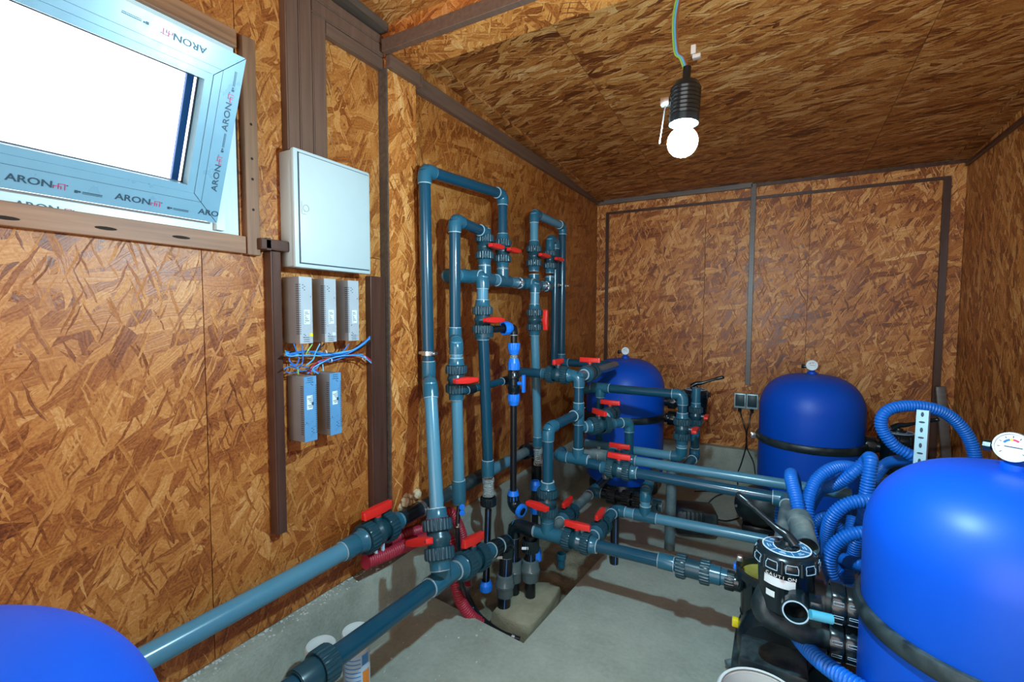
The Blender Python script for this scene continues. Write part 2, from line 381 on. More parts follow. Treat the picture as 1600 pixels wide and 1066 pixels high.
# concrete curbs under the boards
def rough_box(x0, x1, y0, y1, z0, z1, step, amp):
    bm = bmesh.new(); bmesh.ops.create_cube(bm, size=1)
    for v in bm.verts: v.co = V(((x0+x1)/2+v.co.x*(x1-x0), (y0+y1)/2+v.co.y*(y1-y0), (z0+z1)/2+v.co.z*(z1-z0)))
    for ax in range(3):
        lo_, hi = ((x0, x1), (y0, y1), (z0, z1))[ax]; k = int((hi-lo_)/step)
        for i in range(1, k):
            co = V((0, 0, 0)); no = V((0, 0, 0)); co[ax] = lo_+(hi-lo_)*i/k; no[ax] = 1
            bmesh.ops.bisect_plane(bm, geom=bm.verts[:]+bm.edges[:]+bm.faces[:], plane_co=co, plane_no=no)
    rnd = random.Random(int(abs(x0*97+y0*31)*10)+3)
    for v in bm.verts: v.co += V([(rnd.random()-.5)*amp for _ in range(3)])
    bm.verts.index_update(); mb = MB().add([v.co.copy() for v in bm.verts], [tuple(v.index for v in f.verts) for f in bm.faces]); bm.free(); return mb
build('baseboard_left', rough_box(-.02, .06, YF, 1.60, -.2, .303, .07, .007), M['curb'], loc=(0, 0, 0), ang=60, kind='structure')
build('baseboard_left', rough_box(-.02, .045, 1.60, 4.0, -.2, .303, .08, .010), M['curb'], loc=(0, 0, 0), ang=60, kind='structure')
build('baseboard_back', rough_box(0.04, XR, 3.94, 4.02, -.1, .288, .09, .007), M['curb'], loc=(0, 0, 0), ang=60, kind='structure')
build('baseboard_right', rough_box(XR-.04, XR+.02, YF, 3.94, -.1, .288, .12, .007), M['curb'], loc=(0, 0, 0), ang=60, kind='structure')
# floor slab with the open pipe pit
PX0, PX1, PY0, PY1 = .05, .60, 1.62, 2.55
def plate(pts, h=.10): return MB().poly([(x, y, -h) for x, y in pts], h, (0, 0, 1))
fl = build('floor', MB().bb(-.1, XR+.1, YF-.1, 4.1, -.30, -.24), M['concrete'], loc=(0, 0, 0), smooth=False, kind='structure')
for P in [[(-.02, YF-.1), (XR, YF-.1), (XR, 1.30), (-.02, 1.30)],
          [(-.02, 1.30), (.56, 1.30), (.555, 1.600), (.12, 1.655), (-.02, 1.67)],
          [(.56, 1.30), (XR, 1.30), (XR, 2.66), (.66, 2.66), (.61, 2.40), (.555, 1.600)],
          [(-.02, 2.66), (XR, 2.66), (XR, 4.02), (-.02, 4.02)]]:
    h = .10 if P[0][1] < 2.6 else .07
    mb = plate(P, h)
    if P[0][1] > 2.6: mb.v = [v+V((0, 0, -.03)) for v in mb.v]
    build('slab', mb, M['concrete'], fl, smooth=False)
# soil at the bottom of the pit
def soil():
    mb = MB(); nx, ny = 40, 60; rnd = random.Random(5)
    from mathutils import noise as mn
    for j in range(ny+1):
        for i in range(nx+1):
            x = .0+(.70)*i/nx; y = 1.56+(2.72-1.56)*j/ny
            h = mn.fractal(V((x*7, y*7, 2)), 1.0, 2.0, 5)*.03 + mn.noise(V((x*40, y*40, 0)))*.006
            z = -.115+h-(.04 if (y < 2.05 and x > .12) else 0)+.05*max(0, (y-2.1))
            mb.v.append(V((x, y, z)))
    for j in range(ny):
        for i in range(nx):
            a = j*(nx+1)+i; mb.f.append((a, a+1, a+nx+2, a+nx+1)); mb.m.append(0)
    return mb
so = build('soil', soil(), M['soil'], loc=(0, 0, 0), ang=80); tag(so, 'brown soil and sand at the bottom of the open floor pit', 'soil', kind='stuff')

# ------------------------------------------------------------------ window
wn = build('window_1', MB().bb(-.07, .006, -.2, .822, 1.535, 1.575).bb(-.07, .006, -.2, .822, 2.05, 2.095).bb(-.07, .006, .775, .822, 1.575, 2.05).bb(-.07, .006, -.2, -.16, 1.575, 2.05), M['upvc_edge'], loc=(0, 0, 0), smooth=False, kind='structure')
SU = V((.158, 0, .404)).normalized(); SN = V((SU.z, 0, -SU.x)); SO = V((.03, 0, 1.571)); SH = .434
def sp(y, h, d=0.0): return SO + V((0, y, 0)) + SU*h + SN*d
def rail(a, b, c, d, d0, d1):
    mb = MB(); mb.poly([sp(*q, d0) for q in (a, b, c, d)], d1-d0, SN); return mb
Y0, Y1, FW = -.165, .748, .068
sash = build('sash', MB(), M['upvc'], wn, smooth=False)
for q in [((Y0, 0), (Y1, 0), (Y1-FW, FW), (Y0+FW, FW)), ((Y1, 0), (Y1, SH), (Y1-FW, SH-FW), (Y1-FW, FW)), ((Y1, SH), (Y0, SH), (Y0+FW, SH-FW), (Y1-FW, SH-FW)), ((Y0, SH), (Y0, 0), (Y0+FW, FW), (Y0+FW, SH-FW))]:
    c = V((sum(p[0] for p in q)/4, sum(p[1] for p in q)/4, 0)); q2 = [(p[0]+(c.x-p[0])*.004, p[1]+(c.y-p[1])*.004) for p in q]
    build('rail', rail(*q2, -.055, 0), [M['upvc']], sash, smooth=False)
i0, i1, j0, j1, bw = Y0+FW, Y1-FW, FW, SH-FW, .018
for q in [((i0, j0), (i1, j0), (i1-bw, j0+bw), (i0+bw, j0+bw)), ((i1, j0), (i1, j1), (i1-bw, j1-bw), (i1-bw, j0+bw)), ((i1, j1), (i0, j1), (i0+bw, j1-bw), (i1-bw, j1-bw)), ((i0, j1), (i0, j0), (i0+bw, j0+bw), (i0+bw, j1-bw))]:
    build('glazing_bead', rail(*q, -.030, -.003), M['upvc'], sash, smooth=False)
g0, g1, h0, h1 = i0+bw, i1-bw, j0+bw, j1-bw
def strip(y0, y1, a, b, d0, d1): return rail((y0, a), (y1, a), (y1, b), (y0, b), d0, d1)
build('pane', strip(g0-.004, g1+.004, h0-.004, h1+.004, -.040, -.036), M['glass'], sash, smooth=False)
gk = MB()
for s_ in (strip(g0, g1, h0-.003, h0+.002, -.034, -.029), strip(g0, g1, h1-.002, h1+.003, -.034, -.029), strip(g1-.003, g1+.002, h0, h1, -.034, -.029)): gk.add(s_.v, s_.f)
build('gasket', gk, M['ink'], sash, smooth=False)
build('spacer_bar', strip(g1-.019, g1-.003, h0, h1, -.055, -.046), M['copperblue'], sash, smooth=False)
# the hinge block at the lower right corner and the ink lines of the film
build('hinge', MB().bb(-.01, .022, .752, .775, 1.555, 1.66), M['upvc_edge'], wn, smooth=False)
ln = MB()
for s_ in (strip(Y0, Y1-.048, .0485, .0493, 0, .0004), strip(Y1-.0495, Y1-.0485, .0485, SH-.05, 0, .0004), strip(Y0, Y1-.048, SH-.0503, SH-.0495, 0, .0004)): ln.add(s_.v, s_.f)
build('film_line', ln, M['ink'], sash, smooth=False)
def logo(xd, yd, org, s, mat, parent):
    mb = MB(); xd = V(xd); yd = V(yd); nn = xd.cross(yd)
    def st(x0, x1, y0, y1): mb.poly([org+xd*(x*s)+yd*(y*s) for x, y in ((x0, y0), (x1, y0), (x1, y1), (x0, y1))], .0005, nn)
    k = .11
    st(0, k, 0, .55); st(0, 1.1, .55-k, .55); st(.62, .62+k, 0, 1.0); st(1.0, 1.0+k, 0, .55); st(.62, 1.6, 1-k, 1.0); st(1.5, 1.5+k, -.05, 1.0)
    build('logo', mb, mat, parent, smooth=False)
    dot = MB(); o2 = org+xd*(1.85*s)+yd*(.85*s); dot.poly([o2+xd*(s*.1*math.cos(a*PI/4))+yd*(s*.1*math.sin(a*PI/4)) for a in range(8)], .0005, nn); build('registered_mark', dot, M['ink'], parent, smooth=False)
def brand(xd, yd, org, cap=.0145, body='ARON', lg=True, parent=None):
    parent = parent or sash
    text_part(body, cap*1.42, M['ink'], parent, frame(xd, yd, org), sx=1.22)
    if lg: logo(xd, yd, org+V(xd)*cap*5.0+V(yd)*(-cap*.02), cap*.85, M['redink'], parent)
def smallmark(xd, yd, org, s=.006, parent=None):
    mb = MB(); xd = V(xd); yd = V(yd); nn = xd.cross(yd)
    def st(x0, x1, y0, y1): mb.poly([org+xd*(x*s)+yd*(y*s) for x, y in ((x0, y0), (x1, y0), (x1, y1), (x0, y1))], .0004, nn)
    st(0, .9, 0, 1); st(1.1, 1.7, .3, .9)
    for k in range(12): st(2.3+.5*k, 2.65+.5*k, .55, .85); st(2.3+.5*k, 2.62+.5*k, .05, .3)
    build('print_mark', mb, M['ink'], parent or sash, smooth=False)
YD = V((0, 1, 0)); e = .0006
for px, py, b_, lg in ((10, 293, 'ARON', True), (182, 318, 'ARON', True), (312, 337, 'ARO', False)):
    y = pv(px, py, x=.045).y; brand(YD, SU, sp(y, .018, e), body=b_, lg=lg)
for px, py in ((119, 303), (264, 326)):
    y = pv(px, py, x=.045).y; smallmark(YD, SU, sp(y, .016, e))
for h in (.085, .245): brand(SU, -YD, sp(Y1-.016, h, e))
for h in (.19, .345): smallmark(SU, -YD, sp(Y1-.016, h, e))
for y in (.655, .435, .205): brand(-YD, -SU, sp(y, SH-.018, e))
for y in (.535, .31): smallmark(-YD, -SU, sp(y, SH-.020, e))
brand(YD, V((0, 0, 1)), V((.0066, pv(22, 320, x=.006).y, 1.5405)), parent=wn)
# timber boards round the opening
def board_trim(name, mb, mat):
    o = build(name, mb, mat, loc=(0, 0, 0), smooth=False, kind='structure'); return o
tb = board_trim('trim_3', MB().bb(0, .022, -.6, .835, 1.497, 1.548, .002), M['windowboard'])
board_trim('trim_4', MB().bb(0, .020, -.6, .825, 2.085, 2.135, .002), M['windowboard'])
tv = board_trim('trim_5', MB().bb(0, .024, .838, .878, 1.495, 2.13, .002), M['windowboard_v'])
for q, (y, z) in enumerate(((.335, 1.513), (.50, 1.518), (.66, 1.520))):
    mb = MB(); mb.poly([(.0218, y+.022*math.cos(a*PI/6), z+.004*math.sin(a*PI/6)) for a in range(12)], .001, (1, 0, 0)); build('knot', mb, M['knot'], tb, smooth=False)
for q, z in enumerate((1.63, 1.72, 1.78, 1.88)):
    build('knot', MB().cyl((.0235, .858, z), (.0248, .858, z), .004, seg=10), M['knot'], tv)
# battens round the back wall
for nme, b in (('trim_6', (.085, 2.335, 3.985, 4.0, 2.185, 2.205)), ('trim_7', (.085, .11, 3.98, 4.0, .29, 2.185)), ('trim_8', (2.30, 2.335, 3.975, 4.0, .29, 2.185))):
    board_trim(nme, MB().bb(*b), M['duct_dark'])

# ------------------------------------------------------------------ cable ducts (brown plastic trunking)
def duct(label, boxes, mat, bev=.002):
    b0 = boxes[0]; o = thing('cable_duct', label, 'cable duct', ((b0[0]+b0[1])/2, (b0[2]+b0[3])/2, min(b0[4], b0[5])), 'brown cable ducts')
    for b in boxes:
        build('channel', MB().bb(*b, bev), mat, o, smooth=False)
        x0, x1, y0, y1, z0, z1 = b
        if z1-z0 > max(y1-y0, x1-x0) and x1 < .3: build('lid', MB().bb(x1, x1+.002, y0+.004, y1-.004, z0+.001, z1-.001), mat, o, smooth=False)
        elif y1-y0 > z1-z0 and x1 < .3: build('lid', MB().bb(x1, x1+.002, y0+.001, y1-.001, z0+.004, z1-.004), mat, o, smooth=False)
    return o
duct('tall brown duct running up to the ceiling from the white enclosure, the left of three', [(0, .028, .975, 1.021, 1.84, 2.44)], M['duct'])
duct('middle brown duct of the three rising above the white enclosure', [(0, .028, 1.0225, 1.072, 1.84, 2.365), (0, .028, 1.0225, 1.405, 2.3665, 2.40)], M['duct'])
duct('brown duct right of the three above the white enclosure, turning along under the ceiling', [(0, .028, 1.0735, 1.128, 1.84, 2.318), (0, .028, 1.0735, 1.397, 2.32, 2.365)], M['duct'])
duct('lower brown duct running level from the three risers to the post', [(0, .026, 1.13, 1.397, 2.275, 2.318)], M['duct_h'])
o = duct('short brown duct stepping round the boarded post under the beam', [(.043, .068, 1.395, 1.575, 2.278, 2.324)], M['duct_h'])
build('end_cap', MB().bb(.0405, .070, 1.572, 1.582, 2.274, 2.327), M['duct'], o, smooth=False)
duct('long brown duct running level along the left wall behind the pipes', [(0, .026, 1.585, 3.99, 2.278, 2.345)], M['duct_h'])
duct('brown duct running along the front edge of the ceiling beam', [(.045, XR, 1.372, 1.40, 2.326, 2.374)], M['duct_h'])
duct('dark narrow duct hanging down left of the power supplies', [(0, .036, .902, .936, .612, 1.512)], M['duct_dark'])
o = duct('short dark duct bridging from the window board to the white enclosure', [(0, .042, .868, .972, 1.515, 1.548)], M['duct_dark'])
build('coupling', MB().bb(-.0005, .044, .885, .899, 1.513, 1.55), M['duct_dark'], o, smooth=False)
duct('wide brown duct below the white enclosure right of the power supplies', [(0, .03, 1.315, 1.392, .50, 1.466)], M['duct_dark'])
duct('grey brown duct along the top of the back wall, thick left half', [(.01, 1.215, 3.972, 4.0, 2.272, 2.318)], M['duct_grey'])
duct('thin dark duct along the top of the back wall, right half', [(1.235, 2.40, 3.982, 4.0, 2.278, 2.300)], M['duct_dark'])
o = duct('grey brown upright duct in the middle of the back wall above the double socket', [(1.205, 1.24, 3.972, 4.0, .79, 2.30)], M['duct_grey'])
build('joint_cover', MB().bb(1.202, 1.243, 3.968, 4.0, 2.09, 2.11), M['duct_grey'], o, smooth=False)
duct('dark duct along the top of the right wall', [(XR-.02, XR, 1.54, 3.97, 2.25, 2.275)], M['duct_dark'])
lbd = build('plank', MB().box((2.36, 3.945, .56), (.05, .03, .62), Matrix.Rotation(math.radians(-6), 3, 'Y'), .006), M['duct_grey'], loc=(2.36, 3.94, .29))
tag(lbd, 'dark wooden plank leaning in the back right corner', 'plank')

# ------------------------------------------------------------------ white enclosure
eb = thing('electrical_enclosure', 'white flat electrical enclosure with door on the boarded wall above the power supplies', 'enclosure', (0, 1.115, 1.466))
E0, E1, Z0, Z1 = .957, 1.272, 1.466, 1.838
build('housing', MB().bb(0, .058, E0+.004, E1-.004, Z0+.004, Z1-.004, .004), M['box'], eb)
build('cover', MB().bb(.0585, .078, E0, E1, Z0, Z1, .006), M['box'], eb)
dr = build('door', MB().bb(.0785, .082, E0+.018, E1-.010, Z0+.016, Z1-.014, .002), M['box'], eb)
gm = MB(); gm.bb(.0782, .0788, E0+.014, E1-.008, Z1-.014, Z1-.0115); gm.bb(.0782, .0788, E0+.014, E0+.0175, Z0+.014, Z1-.012); gm.bb(.0782, .0788, E0+.014, E1-.008, Z0+.0125, Z0+.0155)
build('door_gap', gm, M['ink'], eb, smooth=False)
lt = MB(); lt.lathe([(.0098, 0), (.0098, .0008), (.0112, .0008), (.0112, 0)], (.082, .996, 1.655), (1, 0, 0), 24); lt.bb(.082, .0826, .979, .9803, 1.637, 1.675); lt.bb(.082, .0826, .979, .997, 1.635, 1.6365)
build('latch', lt, M['aluside'], dr)

# ------------------------------------------------------------------ power supplies
PW, PD, PH = .047, .085, .213
def psu_proto():
    t = thing('power_supply', 'x', 'power supply', (0, 0, 0), 'grey metal power supplies')
    build('case', MB().bb(0, PD-.001, 0, PW, 0, PH, .0012), M['aluside'], t)
    build('front_cover', MB().bb(PD-.001, PD+.0006, 0, PW, 0, PH), M['alu'], t, smooth=False)
    vs = MB()
    for k in range(24):
        z = .030+k*.0068
        vs.bb(PD-.016, PD-.002, -.0006, .0002, z, z+.0026); vs.bb(PD-.016, PD-.002, PW-.0002, PW+.0006, z, z+.0026)
        vs.bb(PD+.0002, PD+.001, .0005, .0042, z, z+.0026)
    for k, (y, z) in enumerate(((.011, .176), (.017, .181), (.011, .186), (.017, .170), (.011, .019), (.013, .028), (.017, .024))): vs.bb(PD+.0002, PD+.001, y, y+.0045, z, z+.0022)
    build('vent_slots', vs, M['ink'], t, smooth=False, kind='stuff')
    gr = MB()
    for k in range(3): gr.bb(PD+.0002, PD+.0011, .013, .034, .005+k*.0065, .0068+k*.0065)
    build('grille_slots', gr, M['ink'], t, smooth=False, kind='stuff')
    st = build('rating_sticker', MB().bb(PD+.0005, PD+.0012, .016, .037, .062, .108), M['paper'], t, smooth=False)
    pr = MB()
    for k in range(7): pr.bb(PD+.0011, PD+.0016, .018, .018+.004*(1+(k*7) % 4), .066+k*.0055, .068+k*.0055)
    build('print', pr, M['ink'], st, smooth=False)
    sc = MB()
    for y, z in ((.040, .018), (.040, .150), (.012, .055)): sc.lathe([(0, .0015), (.002, .001), (.0025, 0)], (PD+.0005, y, z), (1, 0, 0), 8)
    build('screws', sc, M['steel'], t, kind='stuff')
    return t
pp = psu_proto()
spots = [(469, 537, 'grey metal power supply with yellow dot, left of the upper three', 0), (508, 537, 'grey metal power supply in the middle of the upper row of three', 0), (545, 537, 'grey metal power supply on the right end of the upper row', 0),
         (476.5, 692, 'blue filmed power supply hanging low, left of the lower pair', 1), (516.5, 681, 'blue filmed power supply on the right of the lower pair', 1)]
PSU = []
for i, (px, py, lab, low) in enumerate(spots):
    o = pp if i == 0 else copy_tree(pp)
    p = pv(px, py, x=PD); o['label'] = lab
    if low:
        o.location = (0, p.y+PW, p.z+PH); o.rotation_euler = (PI, 0, 0)
        for ch in o.children:
            if ch.name.startswith('front_cover'): ch.data = ch.data.copy(); ch.data.materials.clear(); ch.data.materials.append(M['alublue'])
    else: o.location = (0, p.y, 1.224)
    PSU.append(o)
yd = bpy.data.objects.new('sticker', build('sticker', MB().bb(PD+.0006, PD+.0013, .036, .047, .022, .032), M['yellow'], pp, 'small yellow sticker', smooth=False).data)
bpy.data.objects.remove(yd)
for ch in PSU[1].children:
    pass
build('tape', MB().bb(PD+.0006, PD+.0013, .030, .042, .022, .032), M['white'], PSU[1], 'white tape scrap', smooth=False)
for o_ in (PSU[3], PSU[4]):
    build('switch', MB().bb(PD+.0005, PD+.0018, .012, .019, .085, .095), M['ink'], o_, smooth=False)
# the loose wires between the two rows
wt = thing('wire_bundle', 'tangle of blue, red and green wires between the two rows of power supplies', 'wires', (.03, 1.0, 1.16))
rw = random.Random(11)
def wp(px, py, x): return pv(px, py, x=x)
paths = []
for k in range(9):
    j = lambda s=2.0: (rw.random()-.5)*2*s
    paths.append(([(578, 531+j(5)), (556, 546+j(2)), (532, 553+j(3)), (505+j(4), 554+j(3)), (480+j(8), 552+j(4)), (456+j(8), 553+j(4)), (446, 551+j(5))], ['copperblue', 'wirecyan', 'copperblue', 'pe', 'wirecyan', 'copperblue', 'wiregreen', 'copperblue', 'pe'][k]))
for k in range(7):
    paths.append(([(580, 565+j(3)), (566, 556+j(2)), (545, 557+j(3)), (520, 561+j(3)), (500+j(3), 566+j(2)), (492+j(6), 575+j(2)), (488+j(12), 584)], ['wirered', 'copperblue', 'wirecyan', 'wirered', 'copperblue', 'wirered', 'wirecyan'][k]))
for a in ([(459, 537), (464, 551), (467, 561), (462, 570), (454, 566), (452, 559), (460, 556)], [(472, 538), (473, 556), (472, 568), (464, 573), (453, 569)], [(488, 538), (481, 548), (478, 553)], [(500, 537), (493, 551), (489, 562), (478, 571)], [(507, 537), (496, 549)],
          [(505, 554), (504, 565), (505, 580)], [(445, 580), (455, 583), (470, 580), (490, 579), (505, 586)], [(444, 577), (452, 573), (468, 577)], [(450, 586), (461, 584), (474, 586)], [(538, 537), (533, 549), (528, 556)], [(545, 537), (538, 547), (531, 555)], [(465, 573), (466, 585)], [(471, 572), (478, 574), (486, 575)]):
    paths.append((a, rw.choice(['copperblue', 'pe', 'wirecyan', 'wiregreen', 'wirebrown', 'pe', 'copperblue'])))
for a, c in paths:
    x0 = .02+rw.random()*.05
    build('wire', MB().tube(crom([wp(px, py, x0+rw.random()*.012) for px, py in a], 6), .0021, 6), M[c], wt)
for px, py in ((508, 551), (569, 560), (516, 563)):
    p = pv(px, py, x=.05); build('cable_tie', MB().lathe([(.009, -.002), (.009, .002), (.007, .002)], p, (0, 1, .1), 12), M['white'], wt)
# ------------------------------------------------------------------ work lamp on its wire
bl = thing('hanging_lamp', 'bare lit bulb in a ribbed lampholder hanging from the ceiling wire', 'lamp', BULB)
T_ = V((.035, .02, 1)).normalized()
bp = []
for k in range(13):
    a = PI*k/12*.80; bp.append((.030*math.sin(a), -.030*math.cos(a)))
bp += [(.016, .032), (.014, .038)]
build('bulb', MB().lathe(bp, BULB, T_, 28), M['bulb'], bl)
hp = [(.014, .036), (.029, .036), (.030, .050)]
for k in range(7): hp += [(.028, .052+k*.008), (.030, .055+k*.008), (.030, .058+k*.008)]
hp += [(.028, .110), (.024, .118), (.010, .120), (.008, .128), (.008, .150), (0, .150)]
build('lampholder', MB().lathe(hp, BULB, T_, 28), M['black'], bl)
hk = MB().tube([BULB+V((-.034, 0, .085)), BULB+V((-.038, 0, .07)), BULB+V((-.046, -.002, .004))], .0016, 6); hk.box(BULB+V((-.036, 0, .088)), (.018, .014, .016), None, .002)
build('hook', hk, M['steel'], bl)
top = BULB+T_*.150
tc_ = MB().box(top+V((.012, 0, .03)), (.010, .012, .018), None, .0015); tc_.box(top+V((.018, 0, .016)), (.016, .012, .008), None, .0015)
build('terminal_block', tc_, M['white'], bl)
zc = cz(1.15)-.001
for k, c in enumerate(('wiregreen', 'wirecyan', 'wirebrown')):
    s = (k-1)*.004
    build('wire', MB().tube(crom([top+V((s, 0, -.01)), top+V((-.010+s, 0, .02)), top+V((-.022+s, 0, .04)), top+V((-.024+s, 0, .12)), top+V((.005+s, .0, .22)), top+V((.05+s, .03, .40)), V((BULB.x+.06+s, BULB.y+.1, zc+.002))], 8), .0021, 6), M[c], bl)

# ================================================================== PIPEWORK
R50, R63 = .025, .0315
X_, Y_, Z_ = V((1, 0, 0)), V((0, 1, 0)), V((0, 0, 1))
def elbow_mb(P, d1, d2, r, k=1.0):
    P = V(P); d1 = V(d1).normalized(); d2 = V(d2).normalized(); L = r*2.15*k; mb = MB(); a, b = P+d1*r*1.35, P+d2*r*1.35
    pts = [P+d1*L] + [a*(1-t)**2+P*2*t*(1-t)+b*t*t for t in [i/8 for i in range(9)]] + [P+d2*L]
    mb.tube(pts, r*1.20, 22)
    mb.ring(P+d1*L, d1, r*1.13, .006); mb.ring(P+d2*L, d2, r*1.13, .006); return mb
def tee_mb(P, d, br, r, L=2.2, both=None):
    P = V(P); d = V(d).normalized(); br = V(br).normalized(); mb = MB()
    mb.cyl(P-d*r*L, P+d*r*L, r*1.20, seg=24); mb.cyl(P, P+br*r*L, r*1.20, seg=24)
    if both: mb.cyl(P, P+V(both).normalized()*r*L, r*1.2, seg=24); mb.ring(P+V(both).normalized()*r*L, both, r*1.13, .006)
    for q in (d, -d, br): mb.ring(P+q*r*L, q, r*1.13, .006)
    return mb
def coup_mb(p, d, r, L): 
    d = V(d).normalized(); p = V(p); mb = MB().lathe([(r, -L/2), (r*1.18, -L/2), (r*1.2, -L/2+.003), (r*1.2, L/2-.003), (r*1.18, L/2), (r, L/2)], p, d, 24)
    mb.ring(p-d*L/2, d, r*1.10, .005); mb.ring(p+d*L/2, d, r*1.10, .005); return mb
def clamp_mb(p, d, r):
    a, b, d = basis(V(d)); p = V(p); mb = MB().lathe([(r*1.02, -.009), (r*1.14, -.009), (r*1.14, .009), (r*1.02, .009)], p, d, 24)
    for s in (1, -1): mb.box(p+a*s*(r*1.14+.007), (.016, .02, .012), Matrix((a, b, d)).transposed(), .001); mb.cyl(p+a*s*(r*1.14+.008)-b*.016, p+a*s*(r*1.14+.008)+b*.016, .0035, seg=8)
    return mb
SEGS = []; VALVES = []
def run(label, pts, r, mat='pvc', fit='fit', tfit=None, name='pipe_run', mats=None, tees=(), coups=(), clamps=(), skip=(), group='grey pressure pipes', cat='pipe'):
    pts = [V(p) for p in pts]; o = thing(name, label, cat, pts[0], group)
    for i in range(len(pts)-1):
        m = (mats or {}).get(i, mat); SEGS.append((o, pts[i], pts[i+1], r, M[m]))
    for i in range(1, len(pts)-1):
        if i in skip: continue
        build('elbow', elbow_mb(pts[i], pts[i-1]-pts[i], pts[i+1]-pts[i], r), [M[fit], M['glue']], o)
    for t in tees: build('tee', tee_mb(t[0], t[1], t[2], r, both=t[3] if len(t) > 3 else None), [M[tfit or fit], M['glue']], o)
    for p, d, L in coups: build('coupling', coup_mb(p, d, r, L), [M[fit], M['glue']], o)
    for p, d in clamps: build('pipe_clamp', clamp_mb(p, d, r), M['steel'], o, 'zinc pipe clamp')
    return o
# --- ball valve prototype: axis Z, stem +Y
def valve_proto():
    t = thing('ball_valve', 'x', 'valve', (0, 0, 0), 'red handled ball valves')
    mb = MB().lathe([(.020, -.058), (.0345, -.058), (.0345, -.012), (.039, -.006), (.039, .006), (.0345, .012), (.0345, .058), (.020, .058)], seg=28)
    mb.cyl((0, .025, 0), (0, .050, 0), .015, .013, 18); build('body', mb, M['nut'], t)
    for s in (1, -1):
        build('union_nut', MB().nut((0, 0, s*.041), (0, 0, 1), .0465, .034), M['nut'], t)
        mb = MB().lathe([(.024, s*.060), (.037, s*.060), (.0325, s*.066), (.0315, s*.088), (.026, s*.088)], seg=24); mb.ring((0, 0, s*.088), (0, 0, 1), .0295, .005)
        build('end_socket', mb, [M['fit'], M['glue']], t)
    h = MB().cyl((0, .046, 0), (0, .064, 0), .0125, .0115, 14)
    bm = bmesh.new()
    prof = [(-.058, .008), (-.050, .0105), (-.018, .0145), (0, .0155), (.018, .0145), (.050, .0105), (.058, .008)]
    rows = []
    for z, wd in prof:
        rows.append([bm.verts.new((x, y, z)) for x, y in ((-wd, .058), (wd, .058), (wd*.8, .083), (-wd*.8, .083))])
    for a, b in zip(rows, rows[1:]):
        for k in range(4): bm.faces.new((a[k], a[(k+1) % 4], b[(k+1) % 4], b[k]))
    bm.faces.new(rows[0]); bm.faces.new(rows[-1]); bmesh.ops.bevel(bm, geom=[e_ for e_ in bm.edges if e_.calc_length() > .012], offset=.0022, segments=2, affect='EDGES', profile=.5)
    bm.verts.index_update(); h.add([v.co.copy() for v in bm.verts], [tuple(v.index for v in f.verts) for f in bm.faces]); bm.free()
    ho = build('handle', h, M['red'], t, 'red handle')
    build('handle_hole', MB().cyl((0, .064, .0545), (0, .0845, .0545), .0028, seg=10), M['ink'], ho)
    return t
VP = valve_proto(); VN = [0]
def valve(label, p, axis, stem, along=True, r=R50):
    o = VP if VN[0] == 0 else copy_tree(VP); VN[0] += 1
    a = V(axis).normalized(); s = V(stem); s = (s-a*s.dot(a)).normalized(); x = s.cross(a); k = r/.025
    o.matrix_world = Matrix.Translation(V(p)) @ Matrix((x, s, a)).transposed().to_4x4() @ Matrix.Scale(k, 4)
    o['label'] = label; VALVES.append((V(p), a, k))
    for ch in o.children:
        if ch.name.startswith('handle'): ch.rotation_euler = (0, 0 if along else PI/2, 0)
    return o

# --- back wall manifold on the left wall
HZ = pv(800, 441, x=.13)
def hd(px, x=.13): p = pv(px, 441, x=x); return V((x, p.y, HZ.z))
a0, a1 = V((.13, pv(754, 446, x=.20).y-.10, HZ.z)), hd(859)
T1, T2, T3 = hd(757), hd(785), hd(834)
hdr = run('level grey header on the left wall joining four valves, held by two zinc clamps', [a0+V((-.07, 0, 0)), a0, a1, a1+V((0, 0, .07))], .0275, 'light', 'fit', tees=[(T1, Y_, Z_), (T2, Y_, Z_), (T3, Y_, Z_), (V((.13, pv(754, 446, x=.20).y, HZ.z)), Y_, X_), (V((.13, pv(836, 446, x=.20).y, HZ.z)), Y_, X_)], clamps=[(hd(806), Y_), (hd(848), Y_)])
# first tall pipe, its top bend and the offset at the bottom
A = [pv(670, 592, x=.10), pv(668, 268, x=.10)]; A[1] = V((.10, A[0].y-.02, A[1].z))
A2 = V((.13, T2.y, pv(783, 303, x=.13).z)); vt2 = V((.13, T2.y, pv(783, 392, x=.13).z))
C0 = pv(687, 806, x=.33)
run('first tall dark pipe from the left, arching high over to the header', [A[0]+V((0, 0, -.03)), A[1], A2, vt2], R50, 'pvc', 'fit', coups=[(A[0]+V((0, 0, .03)), Z_, .09)], clamps=[(pv(669, 552, x=.10), Z_)])
Bq = pv(672, 600, x=.175)
lowv1 = pv(685, 842, x=.33)
run('light grey slanting pipe from the first tall pipe down to a valve', [A[0]+V((.01, -.012, -.012)), Bq, lowv1], .0265, 'light', 'fit', mats={0: 'fit'})
valve('ball valve with red handle facing left, at the foot of the slanting light pipe', lowv1, C0-Bq, (-.25, -1, 0), False, .030)
valve('upper ball valve right of the header inlet, on the highest arch', vt2, Z_, X_, False)
